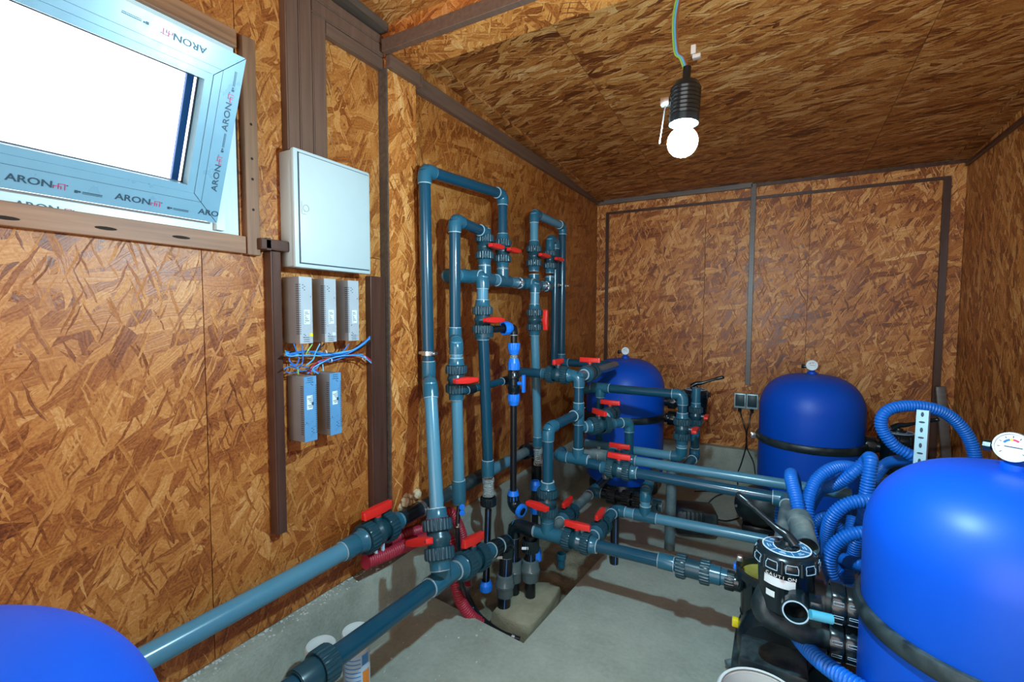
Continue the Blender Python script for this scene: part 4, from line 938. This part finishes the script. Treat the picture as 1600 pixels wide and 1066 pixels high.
# ================================================================== MULTIPORT VALVES
def outline(mb, pts, r=.0012): mb.tube(pts+[pts[0]], r, 5, False)
def multiport(label, P, lever, toward, full=True, s=1.0):
    """P: centre of the cap top, lever: direction of the handle, toward: direction of the tank"""
    P = V(P); o = thing('control_valve', label, 'control valve', P+V((0, 0, -.24*s)), 'six way filter control valves')
    q = lambda r, z: (r*s, z*s)
    build('body', MB().lathe([q(0, -.235), q(.055, -.235), q(.084, -.21), q(.092, -.05), q(.095, -.045), q(.095, -.03), q(0, -.03)], P, Z_, 40), M['black'], o)
    cp = build('cap', MB().lathe([q(.086, -.050), q(.101, -.048), q(.104, -.040), q(.102, -.026), q(.090, -.008), q(.078, -.001), q(.040, .001), q(0, .002)], P, Z_, 48), M['black'], o)
    lug = MB(); lines = MB()
    for k in range(10):
        a = 2*PI*k/10+.16; u = V((math.cos(a), math.sin(a), 0)); t = V((-u.y, u.x, 0))
        lug.cyl(P+u*.100*s+V((0, 0, -.053*s)), P+u*.097*s+V((0, 0, -.014*s)), .010*s, .009*s, 12).lathe([(0, .004*s), (.005*s, .004*s), (.006*s, 0)], P+u*.097*s+V((0, 0, -.014*s)), Z_, 10)
        if full:
            L = []
            for (da, z, rr) in ((.15, -.046, .1045), (.15, -.028, .1045), (.13, -.018, .099), (-.13, -.018, .099), (-.15, -.028, .1045), (-.15, -.046, .1045)):
                for f in ((0,) if True else ()): 
                    b = a+PI/10+da*1.25; L.append(P+V((math.cos(b)*rr*s, math.sin(b)*rr*s, z*s)))
            dens = []
            for i in range(len(L)):
                u0, u1 = L[i], L[(i+1) % len(L)]
                for k2 in range(4):
                    v = u0.lerp(u1, k2/4); h = V((v.x-P.x, v.y-P.y, 0)); h2_ = h.normalized()*(.1050 if v.z < P.z-.027*s else .1010)*s; dens.append(V((P.x+h2_.x, P.y+h2_.y, v.z)))
            outline(lines, dens, .0011*s)
    build('cap_lugs', lug, M['black'], cp, kind='stuff')
    if full: build('cap_ribs', lines, M['palecyan'], cp, 'pale worn rib lines', kind='stuff')
    dl = build('dial_ring', MB().lathe([q(.078, .0005), q(.078, .0035), q(.040, .0045), q(.040, .002)], P, Z_, 48), M['dialblue'], o, 'blue position dial')
    for r_ in (.0765, .042): build('dial_border', MB().lathe([q(r_-.002, .0035), q(r_-.002, .0052), q(r_+.002, .0050), q(r_+.002, .003)], P, Z_, 48), M['paper'], dl, 'white border line')
    if full:
        for k in range(6):
            a = 2*PI*k/6+.3; u = V((math.cos(a), math.sin(a), 0)); t = V((-u.y, u.x, 0)); R3 = Matrix((t, u, Z_)).transposed()
            w_ = MB(); w_.box(P+u*.062*s+V((0, 0, .0048*s)), (.022*s, .004*s, .0012), R3); w_.box(P+u*.054*s+V((0, 0, .0050*s)), (.014*s, .003*s, .0012), R3); build('dial_marks', w_, M['palecyan'], dl, smooth=False, kind='stuff')
            a += PI/6; u = V((math.cos(a), math.sin(a), 0)); t = V((-u.y, u.x, 0)); R3 = Matrix((t, u, Z_)).transposed()
            build('dial_divider', MB().box(P+u*.060*s+V((0, 0, .0049*s)), (.0016*s, .034*s, .0012), R3), M['paper'], dl, smooth=False)
    hb = MB().lathe([q(.040, 0), q(.038, .012), q(.022, .018), q(.020, .028), q(0, .030)], P, Z_, 24)
    for k in range(8):
        a = 2*PI*k/8; hb.box(P+V((math.cos(a)*.030*s, math.sin(a)*.030*s, .011*s)), (.022*s, .006*s, .014*s), Matrix.Rotation(a, 3, 'Z'), .001)
    build('hub', hb, M['black'], o)
    lv = V(lever).normalized(); pts = crom([P-lv*.034*s+V((0, 0, .030*s)), P+V((0, 0, .046*s)), P+lv*.04*s+V((0, 0, .044*s)), P+lv*.09*s+V((0, 0, .050*s)), P+lv*.15*s+V((0, 0, .058*s)), P+lv*.205*s+V((0, 0, .060*s))], 5)
    n = len(pts); rs = [(.021-.011*min(1, i/(n*.55))+(.003 if i > n*.75 else 0))*s for i in range(n)]; rs[0] *= .5; rs[-1] *= .6
    build('lever', MB().tube(pts, rs, 14), M['black'], o, 'black lever handle')
    tw = V(toward).normalized()
    return o, tw
def collar(mb, p, d, r, h): mb.nut(p, d, r, h, 8, depth=.05, edge=.004); return mb
MP = pv(1229, 856, w=1.40)
o, tw = multiport('front six way control valve with blue dial, black lever and CAUTION label', MP, pv(1160, 802, w=1.50)-MP, (1, .05, 0), True, .82)
bc = V((MP.x, MP.y, 0))
# arms to the tank: upper and lower port, each with two collars
ztop = pv(1325, 962, y=1.56).z; zbot = pv(1325, 1024, y=1.56).z
xa, xb = pv(1311, 955, y=1.56).x, pv(1333, 955, y=1.56).x
ya = MP.y+.03
build('upper_port', MB().cyl((MP.x+.02, ya, ztop), (xb+.04, ya, ztop), .040, seg=28).lathe([(.040, 0), (.050, 0), (.050, .024), (.040, .024)], (MP.x+.075, ya, ztop), X_, 24), M['blackdusty'], o)
build('lower_port', MB().tube(crom([V((MP.x-.030, MP.y-.0, MP.z-.12)), V((MP.x-.055, MP.y-.02, MP.z-.185)), V((MP.x-.03, MP.y-.02, zbot+.04)), V((MP.x+.05, MP.y+.0, zbot+.012)), V((xa-.03, ya, zbot)), V((xb+.04, ya, zbot))], 8), .034, 20), M['blackdusty'], o)
for z in (ztop, zbot):
    for x, r in ((xa, .058), (xb+.006, .054)):
        cl = build('port_collar', collar(MB(), V((x, ya, z)), X_, r, .034), M['black'], o)
        ol = MB()
        for k in range(7):
            a = -PI/2-PI*.62+k*PI*.21; 
            L = [V((x+dx, ya+math.cos(a+da)*r*1.003, z+math.sin(a+da)*r*1.003)) for dx, da in ((-.012, -.07), (.012, -.07), (.012, .07), (-.012, .07))]; outline(ol, L, .0008)
        build('collar_ribs', ol, M['palecyan'], cl, 'pale worn rib lines', kind='stuff')
# open front port
fp = pv(1243, 957, w=1.275); fd = (V((CAM.x, CAM.y, fp.z-.02))-fp).normalized()
build('open_port', MB().lathe([(.029, -.10), (.029, -.03), (.036, -.026), (.036, 0), (.028, 0), (.0265, -.012), (.026, -.08), (0, -.08)], fp, fd, 32), M['black'], o)
build('port_rim', MB().lathe([(.0285, 0), (.0285, .0012), (.032, .0012), (.032, 0)], fp, fd, 32), M['palecyan'], o, 'pale worn rim')
build('port_block', MB().box(fp-fd*.03+V((.045, 0, .002)), (.030, .05, .07), None, .004), M['black'], o)
sg0 = pv(1266, 960, w=1.24); sg1 = pv(1300, 968, w=1.23); build('sight_glass', MB().cyl(sg0, sg1, .0125, seg=20), M['sight'], o, 'pale blue sight glass')
# label on the body: black lettering band over a white panel
def wrap(a0, a1, z0, z1, r, mat, nm_, lab=None):
    n = 10; mb = MB(); P2 = []
    for z in (z0, z1):
        for i in range(n+1):
            a = a0+(a1-a0)*i/n; P2.append(V((MP.x+r*math.cos(a), MP.y+r*math.sin(a), z)))
    mb.add(P2, [(i, i+1, n+2+i, n+1+i) for i in range(n)]); return build(nm_, mb, mat, o, lab, ang=80)
zc_ = MP.z-.074
wrap(-PI*.76, -PI*.40, zc_-.016, zc_+.010, .0762, M['paper'], 'label_panel', 'white warning panel')
wrap(-PI*.73, -PI*.62, zc_-.052, zc_-.034, .0752, M['paper'], 'small_label', 'small white label')
for i, chx in enumerate('CAUTION'):
    a = -PI*.735+i*PI*.0495; u = V((math.cos(a), math.sin(a), 0)); t = V((-u.y, u.x, 0))
    text_part(chx, .0125, M['paper'], o, frame(t, Z_, V((MP.x, MP.y, zc_+.0125))+u*.0775), name='lettering', sx=1.15)
    # the pipes that feed its back ports
build('rear_port', MB().cyl(MP+V((-.02, .06, -.11)), MP+V((-.022, .15, -.125)), .036, seg=24), M['black'], o)
# wide grey socket the blue hose is plugged into
w0, w1 = pv(1249, 812, w=1.66), pv(1262, 862, w=1.50)
hs = thing('hose_socket', 'wide dusty grey open socket behind the front control valve, a blue hose plugged in', 'pipe', w1); dw = (w1-w0).normalized()
build('pipe', MB().lathe([(.030, 0), (.036, .0), (.036, .16), (.033, .16), (.030, .02)], w0, dw, 26), M['pvc_dusty'], hs); build('collar', MB().lathe([(.036, -.006), (.041, -.006), (.041, .034), (.036, .036)], w0, dw, 26), M['pvc_dusty'], hs)
# control valves of the two far tanks
ob, _ = multiport('dark control valve beside the far left tank, lever pointing right', V((.925, 3.45, .80)), (1, .1, .25), (-1, 0, 0), False, .9)
for z in (.70, .58): build('port', collar(MB().cyl((.72, 3.45, z), (.92, 3.45, z), .034, seg=20), V((.77, 3.45, z)), X_, .052, .05), M['black'], ob)
ob, _ = multiport('dark control valve right of the back wall tank, seen through the hose loop', V((2.02, 3.35, .66)), (.8, -.5, .3), (-1, .2, 0), False, .9)
for z in (.56, .44): build('port', collar(MB().cyl((1.86, 3.40, z), (2.02, 3.35, z), .034, seg=20), V((1.90, 3.39, z)), X_, .052, .05), M['black'], ob)

# ================================================================== PUMP
PC = V((EN.x+.125, Y2-.02, 0))
pu = thing('pump', 'black pool pump with open strainer pot between the floor pipe and front control valve', 'pump', PC)
zt = pv(1183, 888, y=Y2-.02).z
build('strainer_pot', MB().lathe([(0, .02), (.062, .02), (.072, .05), (.080, .12), (.088, zt-.05), (.092, zt-.03), (.100, zt-.028), (.104, zt-.012), (.104, zt), (.088, zt), (.086, zt-.03), (.078, zt-.06)], PC, Z_, 44), M['black'], pu)
build('residue', MB().lathe([(.085, zt-.022), (.05, zt-.034), (0, zt-.03)], PC, Z_, 32), M['yellowin'], pu, 'yellowish residue in the pot', ang=80)
rb = MB()
for k in range(12):
    a = 2*PI*k/12; u = V((math.cos(a), math.sin(a), 0)); rb.box(PC+u*.096+V((0, 0, zt-.045)), (.012, .014, .05), Matrix.Rotation(a, 3, 'Z'), .002)
build('pot_ribs', rb, M['black'], pu, kind='stuff')
build('inlet', MB().cyl(EN+V((.008, 0, 0)), PC+V((-.05, .02, EN.z)), .033, seg=22), M['black'], pu)
rg = MB()
for k in range(5): rg.lathe([(.080, 0), (.0865, .002), (.0865, .006), (.080, .008)], PC+V((0, 0, .07+k*.032)), Z_, 36)
build('pot_rings', rg, M['black'], pu, kind='stuff')
build('drain_plug', MB().box(pv(1149, 972, y=Y2-.10), (.022, .022, .030), None, .003), M['yellow'], pu, 'yellow drain plug')
build('drain_nub', MB().cyl(PC+V((-.06, -.05, .04)), PC+V((-.12, -.09, .03)), .014, seg=12), M['pvc_dusty'], pu)
build('volute', MB().lathe([(0, 0), (.09, 0), (.105, .02), (.105, .09), (.09, .11), (0, .11)], PC+V((.02, -.10, .20)), -Y_, 36), M['black'], pu)
build('bracket', MB().bb(PC.x-.07, PC.x+.12, PC.y-.34, PC.y-.06, .12, .24, .012), M['blackdusty'], pu)
bs = MB().bb(PC.x-.10, PC.x+.23, 1.52, PC.y+.10, 0, .115, .010); bp_ = build('base', bs, M['blackdusty'], pu, 'dusty black base')
ol = MB(); x0, x1, z0, z1, yy = PC.x-.085, PC.x+.20, .018, .098, 1.5195
outline(ol, [V((x0, yy, z0)), V((x1, yy, z0)), V((x1, yy, z1-.02)), V((x1-.03, yy, z1)), V((x0, yy, z1))], .002); build('panel_outline', ol, M['blackdusty'], bp_)
mt = MB().lathe([(0, 0), (.062, 0), (.068, .01), (.068, .20), (.060, .22), (0, .22)], PC+V((.18, -.26, .17)), X_*.4+Y_*.9, 30)
build('motor', mt, M['black'], pu)
build('clip', MB().box(pv(1156, 872, y=Y2-.05), (.02, .02, .02), None, .003), M['steel'], pu)
b2 = pv(1150, 885, y=Y2); build('blue_clip', MB().box(b2, (.018, .018, .022), None, .003), M['bluefit'], pu, 'blue clip')
# second pump motor lying on the floor behind
fp2 = pv(1085, 815, z=.05); fb = thing('floor_box', 'dusty black fan cover of a pump lying low behind the upright grey pipe', 'pump part', (fp2.x, fp2.y, 0))
build('cover', MB().box(V((fp2.x, fp2.y, .075)), (.24, .20, .15), Matrix.Rotation(.3, 3, 'Z'), .03), M['blackdusty'], fb)
for k in range(6): build('fin', MB().box(V((fp2.x-.06+k*.024, fp2.y-.09, .09)), (.008, .05, .11), Matrix.Rotation(.3, 3, 'Z'), .002), M['black'], fb)
fp3 = pv(1190, 800, z=.1); fb = thing('pump', 'rear pump housing half hidden behind the dusty bend of the long dark pipe', 'pump', (fp3.x, fp3.y, 0))
build('housing', MB().lathe([(0, 0), (.10, 0), (.12, .03), (.12, .12), (.08, .16), (0, .17)], V((fp3.x, fp3.y-.02, .16)), (-.3, -1, .1), 30), M['blackdusty'], fb); build('foot', MB().bb(fp3.x-.1, fp3.x+.1, fp3.y-.18, fp3.y+.05, -.03, .07, .01), M['black'], fb)
bolt = MB()
for k in range(8):
    a = 2*PI*k/8; bolt.lathe([(0, .006), (.008, .006), (.008, -.004)], V((fp3.x-.035+math.cos(a)*.10, fp3.y-.135, .16+math.sin(a)*.10)), (-.3, -1, .1), 6)
build('bolts', bolt, M['steel'], fb, kind='stuff')

# ================================================================== BLUE HOSE
HR = .0245
def hose(label, pts, r=HR, pitch=.0105):
    P = [pv(a, b, y=c) if len(q) == 3 else V(q[:3]) for q in pts for a, b, c in [q[:3]]]
    mb = corrug(MB(), P, r, pitch); o = build('ribbed_hose', mb, M['hose'], loc=(P[0].x, P[0].y, 0), ang=80); tag(o, label, 'hose', 'blue ribbed hoses'); return o
hose('blue ribbed hose in a high loop over the perforated strut', [(1360, 760, 2.75), (1385, 725, 2.7), (1425, 716, 2.48), (1398, 697, 2.46), (1379, 672, 2.46), (1378, 652, 2.46), (1392, 639, 2.47), (1420, 634, 2.49), (1455, 638, 2.51), (1485, 651, 2.54), (1510, 678, 2.56), (1523, 712, 2.56), (1524, 760, 2.52), (1505, 830, 2.48)])
hose('blue ribbed hose end plugged into the wide grey socket', [(1256, 838, 1.93), (1250, 808, 2.0), (1243, 775, 2.06), (1236, 748, 2.14), (1237, 741, 2.26), (1243, 760, 2.40), (1236, 775, 2.45), (1224, 787, 2.40), (1219, 812, 2.36), (1232, 845, 2.36)])
hose('blue ribbed hose arching up just right of the plugged hose', [(1268, 838, 2.10), (1262, 805, 2.12), (1264, 778, 2.15), (1275, 751, 2.2), (1296, 734, 2.24), (1322, 729, 2.3), (1347, 738, 2.38), (1362, 765, 2.5), (1355, 800, 2.6)])
hose('blue ribbed hose crossing slantwise before the back wall tank to a tall upright bend', [(1262, 800, 2.55), (1280, 768, 2.40), (1305, 758, 2.30), (1330, 741, 2.26), (1352, 722, 2.28), (1360, 716, 2.2), (1359, 735, 2.16), (1354, 770, 2.15), (1350, 810, 2.18), (1336, 850, 2.2), (1330, 890, 2.25)])
hose('blue ribbed hose in the upper of two side loops beside the front tank', [(1400, 800, 2.30), (1375, 786, 2.16), (1350, 783, 2.10), (1324, 788, 2.08), (1304, 803, 2.08), (1294, 825, 2.10), (1292, 852, 2.14), (1298, 880, 2.20), (1325, 905, 2.24)])
hose('blue ribbed hose in the lower of two side loops beside the front tank', [(1395, 850, 2.14), (1368, 834, 2.06), (1345, 833, 2.03), (1322, 839, 2.02), (1303, 854, 2.02), (1295, 878, 2.02), (1300, 903, 2.03), (1312, 928, 2.06), (1335, 960, 2.1)])
hose('blue ribbed hose lying nearly level low behind the loops', [(1240, 838, 2.62), (1262, 828, 2.56), (1290, 806, 2.52), (1315, 830, 2.52), (1340, 862, 2.45), (1352, 900, 2.3)])
hose('short blue ribbed hose length poking out above the clamp band', [(1318, 874, 2.2), (1335, 880, 2.12), (1355, 886, 2.08), (1385, 900, 2.1)])
hose('blue ribbed hose dropping behind the upper port collar', [(1333, 810, 2.42), (1326, 850, 2.34), (1323, 890, 2.22), (1332, 925, 2.16), (1345, 960, 2.14)])
hose('blue ribbed hose bending behind the dusty pipe bend', [(1312, 700+40, 2.72), (1318, 765, 2.66), (1325, 790, 2.62), (1300, 835, 2.6), (1272, 858, 2.5), (1290, 872, 2.42)])
hose('blue ribbed hose on the floor in front of the pump base', [(1225, 968, 1.72), (1243, 990, 1.66), (1262, 1014, 1.58), (1288, 1038, 1.51), (1325, 1064, 1.46), (1370, 1092, 1.42)])
sp0, sp1 = pv(1437, 716, y=2.40), pv(1442, 641, y=2.44); dS = (sp1-sp0).normalized(); sp0 = sp0-dS*(sp0.z/dS.z)
sto = thing('perforated_strut', 'pale zinc perforated strut standing inside the high hose loop', 'strut', sp0)
nS = V((-.45, -.89, 0)); nS = (nS-dS*nS.dot(dS)).normalized(); xS = dS.cross(nS); RS = Matrix((xS, nS, dS)).transposed(); LS = (sp1-sp0).length
build('channel', MB().box(sp0+dS*LS/2, (.038, .003, LS), RS, .0005).box(sp0+dS*LS/2+xS*.018-nS*.008, (.003, .018, LS), RS).box(sp0+dS*LS/2-xS*.018-nS*.008, (.003, .018, LS), RS), M['galv'], sto, smooth=False)
for k in range(9):
    c = sp1-dS*(.018+k*.031)+nS*.0016; w_ = (.010, .020) if k % 2 == 0 else (.020, .008)
    mb = MB(); mb.poly([c+xS*(w_[0]/2*math.cos(a*PI/6))+dS*(w_[1]/2*math.sin(a*PI/6)) for a in range(12)], .0005, nS); build('slot', mb, M['ink'], sto, smooth=False)

# ================================================================== RED CONDUIT AND SMALL THINGS
def red(label, pts, r):
    P = [V(q) for q in pts]; o = build('ribbed_conduit', corrug(MB(), P, r, .0105, .17), M['redhose'], loc=(P[0].x, P[0].y, P[0].z), ang=80); tag(o, label, 'conduit', 'red ribbed conduits'); return o
pr_ = lambda px, py, x: pv(px, py, x=x)
rr = .0265
red('red ribbed conduit with its open end lying on the concrete ledge', [pr_(571, 879, .085), pr_(600, 868, .09), pr_(640, 850, .10), pr_(675, 840, .11), pr_(697, 838, .15), pr_(707, 860, .19), pr_(709, 895, .21), pr_(718, 935, .23), pr_(735, 962, .27), pr_(752, 975, .31)], rr)
red('red ribbed conduit lying higher, along the wall under the long pipe', [pr_(600, 851, .045), pr_(630, 836, .05), pr_(662, 826, .055), pr_(690, 806, .06), pr_(705, 802, .08), pr_(720, 830, .11), pr_(727, 870, .13), pr_(728, 915, .15)], rr*.95)
for px, x in ((590, .07), (596, .075)):
    p = pr_(px, 858, x); q = pr_(px, 846, x)
cst = thing('pipe_bracket', 'pale blue plastic bracket under the big wall pipe valve', 'bracket', pr_(595, 862, .09))
for px in (587, 598): build('strip', MB().cyl(pr_(px, 866, .09), pr_(px, 846, .09), .008, seg=10), M['palecyan'], cst)
# rough stone lying in the pit
sc_ = pv(820, 945, z=-.06); cor = [pv(a_, b_, z=-.055) for a_, b_ in ((769, 954), (790, 930), (813, 914), (838, 908), (862, 909), (875, 917), (868, 930), (851, 953), (836, 972), (825, 980), (797, 967))]
sm = MB(); cc = sum(cor, V((0, 0, 0)))/len(cor); n_c = len(cor); rs_ = random.Random(4)
for q, dz in ((1.0, -.09), (1.03, -.045), (1.0, -.008), (.95, 0), (.5, .003)):
    for c in cor: sm.v.append(cc+(c-cc)*(q+(rs_.random()-.5)*.03)+V((0, 0, dz+(rs_.random()-.5)*.006)))
for i in range(4):
    for k in range(n_c): k2 = (k+1) % n_c; sm.f.append((i*n_c+k, i*n_c+k2, (i+1)*n_c+k2, (i+1)*n_c+k)); sm.m.append(0)
sm.f.append(tuple(4*n_c+k for k in range(n_c))); sm.m.append(0)
o = build('paving_stone', sm, M['stone'], loc=sc_, ang=70); tag(o, 'rough flat concrete block lying in the open pit', 'stone')
# bent black hose over the slab edge
P = [pv(716, 880, x=.27), pv(722, 915, x=.28), pv(735, 945, z=.0), pv(756, 970, z=-.03), pv(785, 990, z=-.04), pv(812, 1000, z=-.05)]
o = thing('black_hose', 'thin black hose curving down over the front edge of the pit', 'hose', P[0]); build('hose', MB().tube(crom(P, 10), .012, 14), M['pe'], o); build('ferrule', MB().cyl(P[4].lerp(P[5], .55), P[4].lerp(P[5], .72), .0145, seg=16), M['steel'], o, 'metal ferrule')
o = build('black_hose', MB().tube(crom([pv(716, 918, x=.24), pv(728, 925, x=.22), pv(742, 950, z=-.04), pv(752, 965, z=-.08)], 8), .008, 10), M['pe'], loc=pv(716, 918, x=.24)); tag(o, 'second thinner black hose beside the red conduit in the pit', 'hose')
# grit on the concrete ledge and the floor
gb = MB(); rg_ = random.Random(3)
for k in range(410):
    y = .35+1.2*rg_.random(); 
    if k < 360: p = V((.004+.05*rg_.random()**2, y, .304))
    else: p = V((.10+.35*rg_.random()**1.6, 1.0+.62*rg_.random(), .001))
    s = .0012+.0028*rg_.random()**2
    gb.box(p, (s*2, s*1.5, s), Matrix.Rotation(rg_.random()*3, 3, 'Z'))
o = build('grit', gb, M['debris'], loc=(.03, .9, .304), smooth=False); tag(o, 'pale grit and crumbs scattered on the concrete ledge and floor edge', 'debris', kind='stuff')
fo = MB(); rf_ = random.Random(9)
for k in range(10):
    c = V((.03+.03*rf_.random(), 1.46+.10*rf_.random(), .50+.05*rf_.random())); s = .012+.014*rf_.random()
    fo.lathe([(0, -s), (s*.8, -s*.6), (s, 0), (s*.7, s*.7), (0, s)], c, (rf_.random(), rf_.random(), 1), 8)
o = build('foam_lump', fo, M['foam'], loc=(.04, 1.5, .5)); tag(o, 'lump of dried mounting foam behind the big wall pipe valve', 'foam', kind='stuff')
# two white bottles
def bottle(label, p, h, print_):
    t = thing('bottle', label, 'bottle', (p.x, p.y, 0), 'white round bottles')
    build('body', MB().lathe([(0, 0), (.041, 0), (.043, .004), (.043, h-.045), (.042, h-.042), (0, h-.042)], (p.x, p.y, 0), Z_, 40), M['white'], t)
    build('cap', MB().lathe([(.0425, h-.041), (.0455, h-.038), (.0455, h-.006), (.042, h-.001), (.030, h-.0005), (.026, h-.003), (0, h-.003)], (p.x, p.y, 0), Z_, 40), M['white'], t, 'white round lid')
    def wr(a0, a1, z0, z1, r, m, nm_, par=None):
        n = 12; mb = MB(); mb.add([V((p.x+r*math.cos(a0+(a1-a0)*i/n), p.y+r*math.sin(a0+(a1-a0)*i/n), z)) for z in (z0, z1) for i in range(n+1)], [(i, i+1, n+2+i, n+1+i) for i in range(n)]); return build(nm_, mb, m, par or t, ang=80)
    a = math.atan2(CAM.y-p.y, CAM.x-p.x)
    lb_ = wr(a-1.1, a+1.2, .02, h-.06, .0434, M['palecyan'], 'label_sheet')
    wr(a+.40, a+1.0, h-.10, h-.065, .0437, M['blueprint'], 'label_block', lb_); wr(a+.45, a+1.1, .03, h-.12, .0437, M['orange'], 'label_block', lb_)
    for k in range(9): wr(a-.9, a+.30, h-.078-k*.014, h-.074-k*.014, .0437, M['blueprint'], 'print_line', lb_)
p = pv(501, 1006, z=.285); bottle('white round bottle nearer the frame edge, left of the pair, behind the low pipe', p, .285, 0)
p = pv(556, 984, z=.285); bottle('white round bottle with blue and orange print, right of the pair behind the low pipe', p, .285, 1)
# white bucket
bk_ = pv(1190, 1090, z=.30); o = thing('bucket', 'white plastic bucket at the bottom edge in front of the pump', 'bucket', (bk_.x, bk_.y, 0))
build('body', MB().lathe([(0, .0), (.080, 0), (.104, .294), (.101, .294), (.078, .006), (0, .006)], (bk_.x, bk_.y, 0), Z_, 48), M['white'], o)
build('rim', MB().lathe([(.100, .290), (.109, .288), (.110, .298), (.106, .302), (.100, .300)], (bk_.x, bk_.y, 0), Z_, 48), M['white'], o)
# double socket on the back wall with its cables
s0, s1 = pv(1147, 637, y=3.97), pv(1185, 617, y=3.97)
o = thing('wall_socket', 'grey double wall socket under the upright duct on the back wall', 'socket', V(((s0.x+s1.x)/2, 4.0, s0.z)))
xm = (s0.x+s1.x)/2
for a, b in ((s0.x, xm-.002), (xm+.002, s1.x)):
    q = build('frame', MB().bb(a, b, 3.965, 4.0, s0.z, s1.z, .003), M['galv'], o); build('flap', MB().bb(a+.008, b-.008, 3.960, 3.9655, s0.z+.016, s1.z-.008, .002), M['flap'], q, 'dark flap'); build('plug', MB().cyl(((a+b)/2, 3.975, s0.z-.03), ((a+b)/2, 3.975, s0.z+.002), .012, seg=12), M['black'], q)
def cable(label, pts, r=.0045):
    P = pts; o = build('power_cable', MB().tube(crom(P, 10), r, 8), M['pe'], loc=P[0]); tag(o, label, 'cable', 'black power cables')
W = lambda px, py, y=3.93: pv(px, py, y=y)
cable('black cable from the left half of the double socket', [W(1156, 640, 3.975), W(1161, 660), W(1166, 678), W(1165, 700), W(1158, 725), W(1152, 742), pv(1150, 765, z=.0), pv(1120, 775, z=-.02), pv(1105, 790, z=-.02), pv(1110, 806, z=-.02), pv(1135, 814, z=-.02), pv(1165, 806, z=-.02)])
cable('black cable from the right half of the double socket', [W(1175, 640, 3.975), W(1170, 660), W(1166, 684), W(1168, 702), W(1177, 722), W(1180, 740), pv(1182, 760, z=0), pv(1160, 772, z=-.02), pv(1120, 768, z=-.02), pv(1085, 768, z=-.02)])
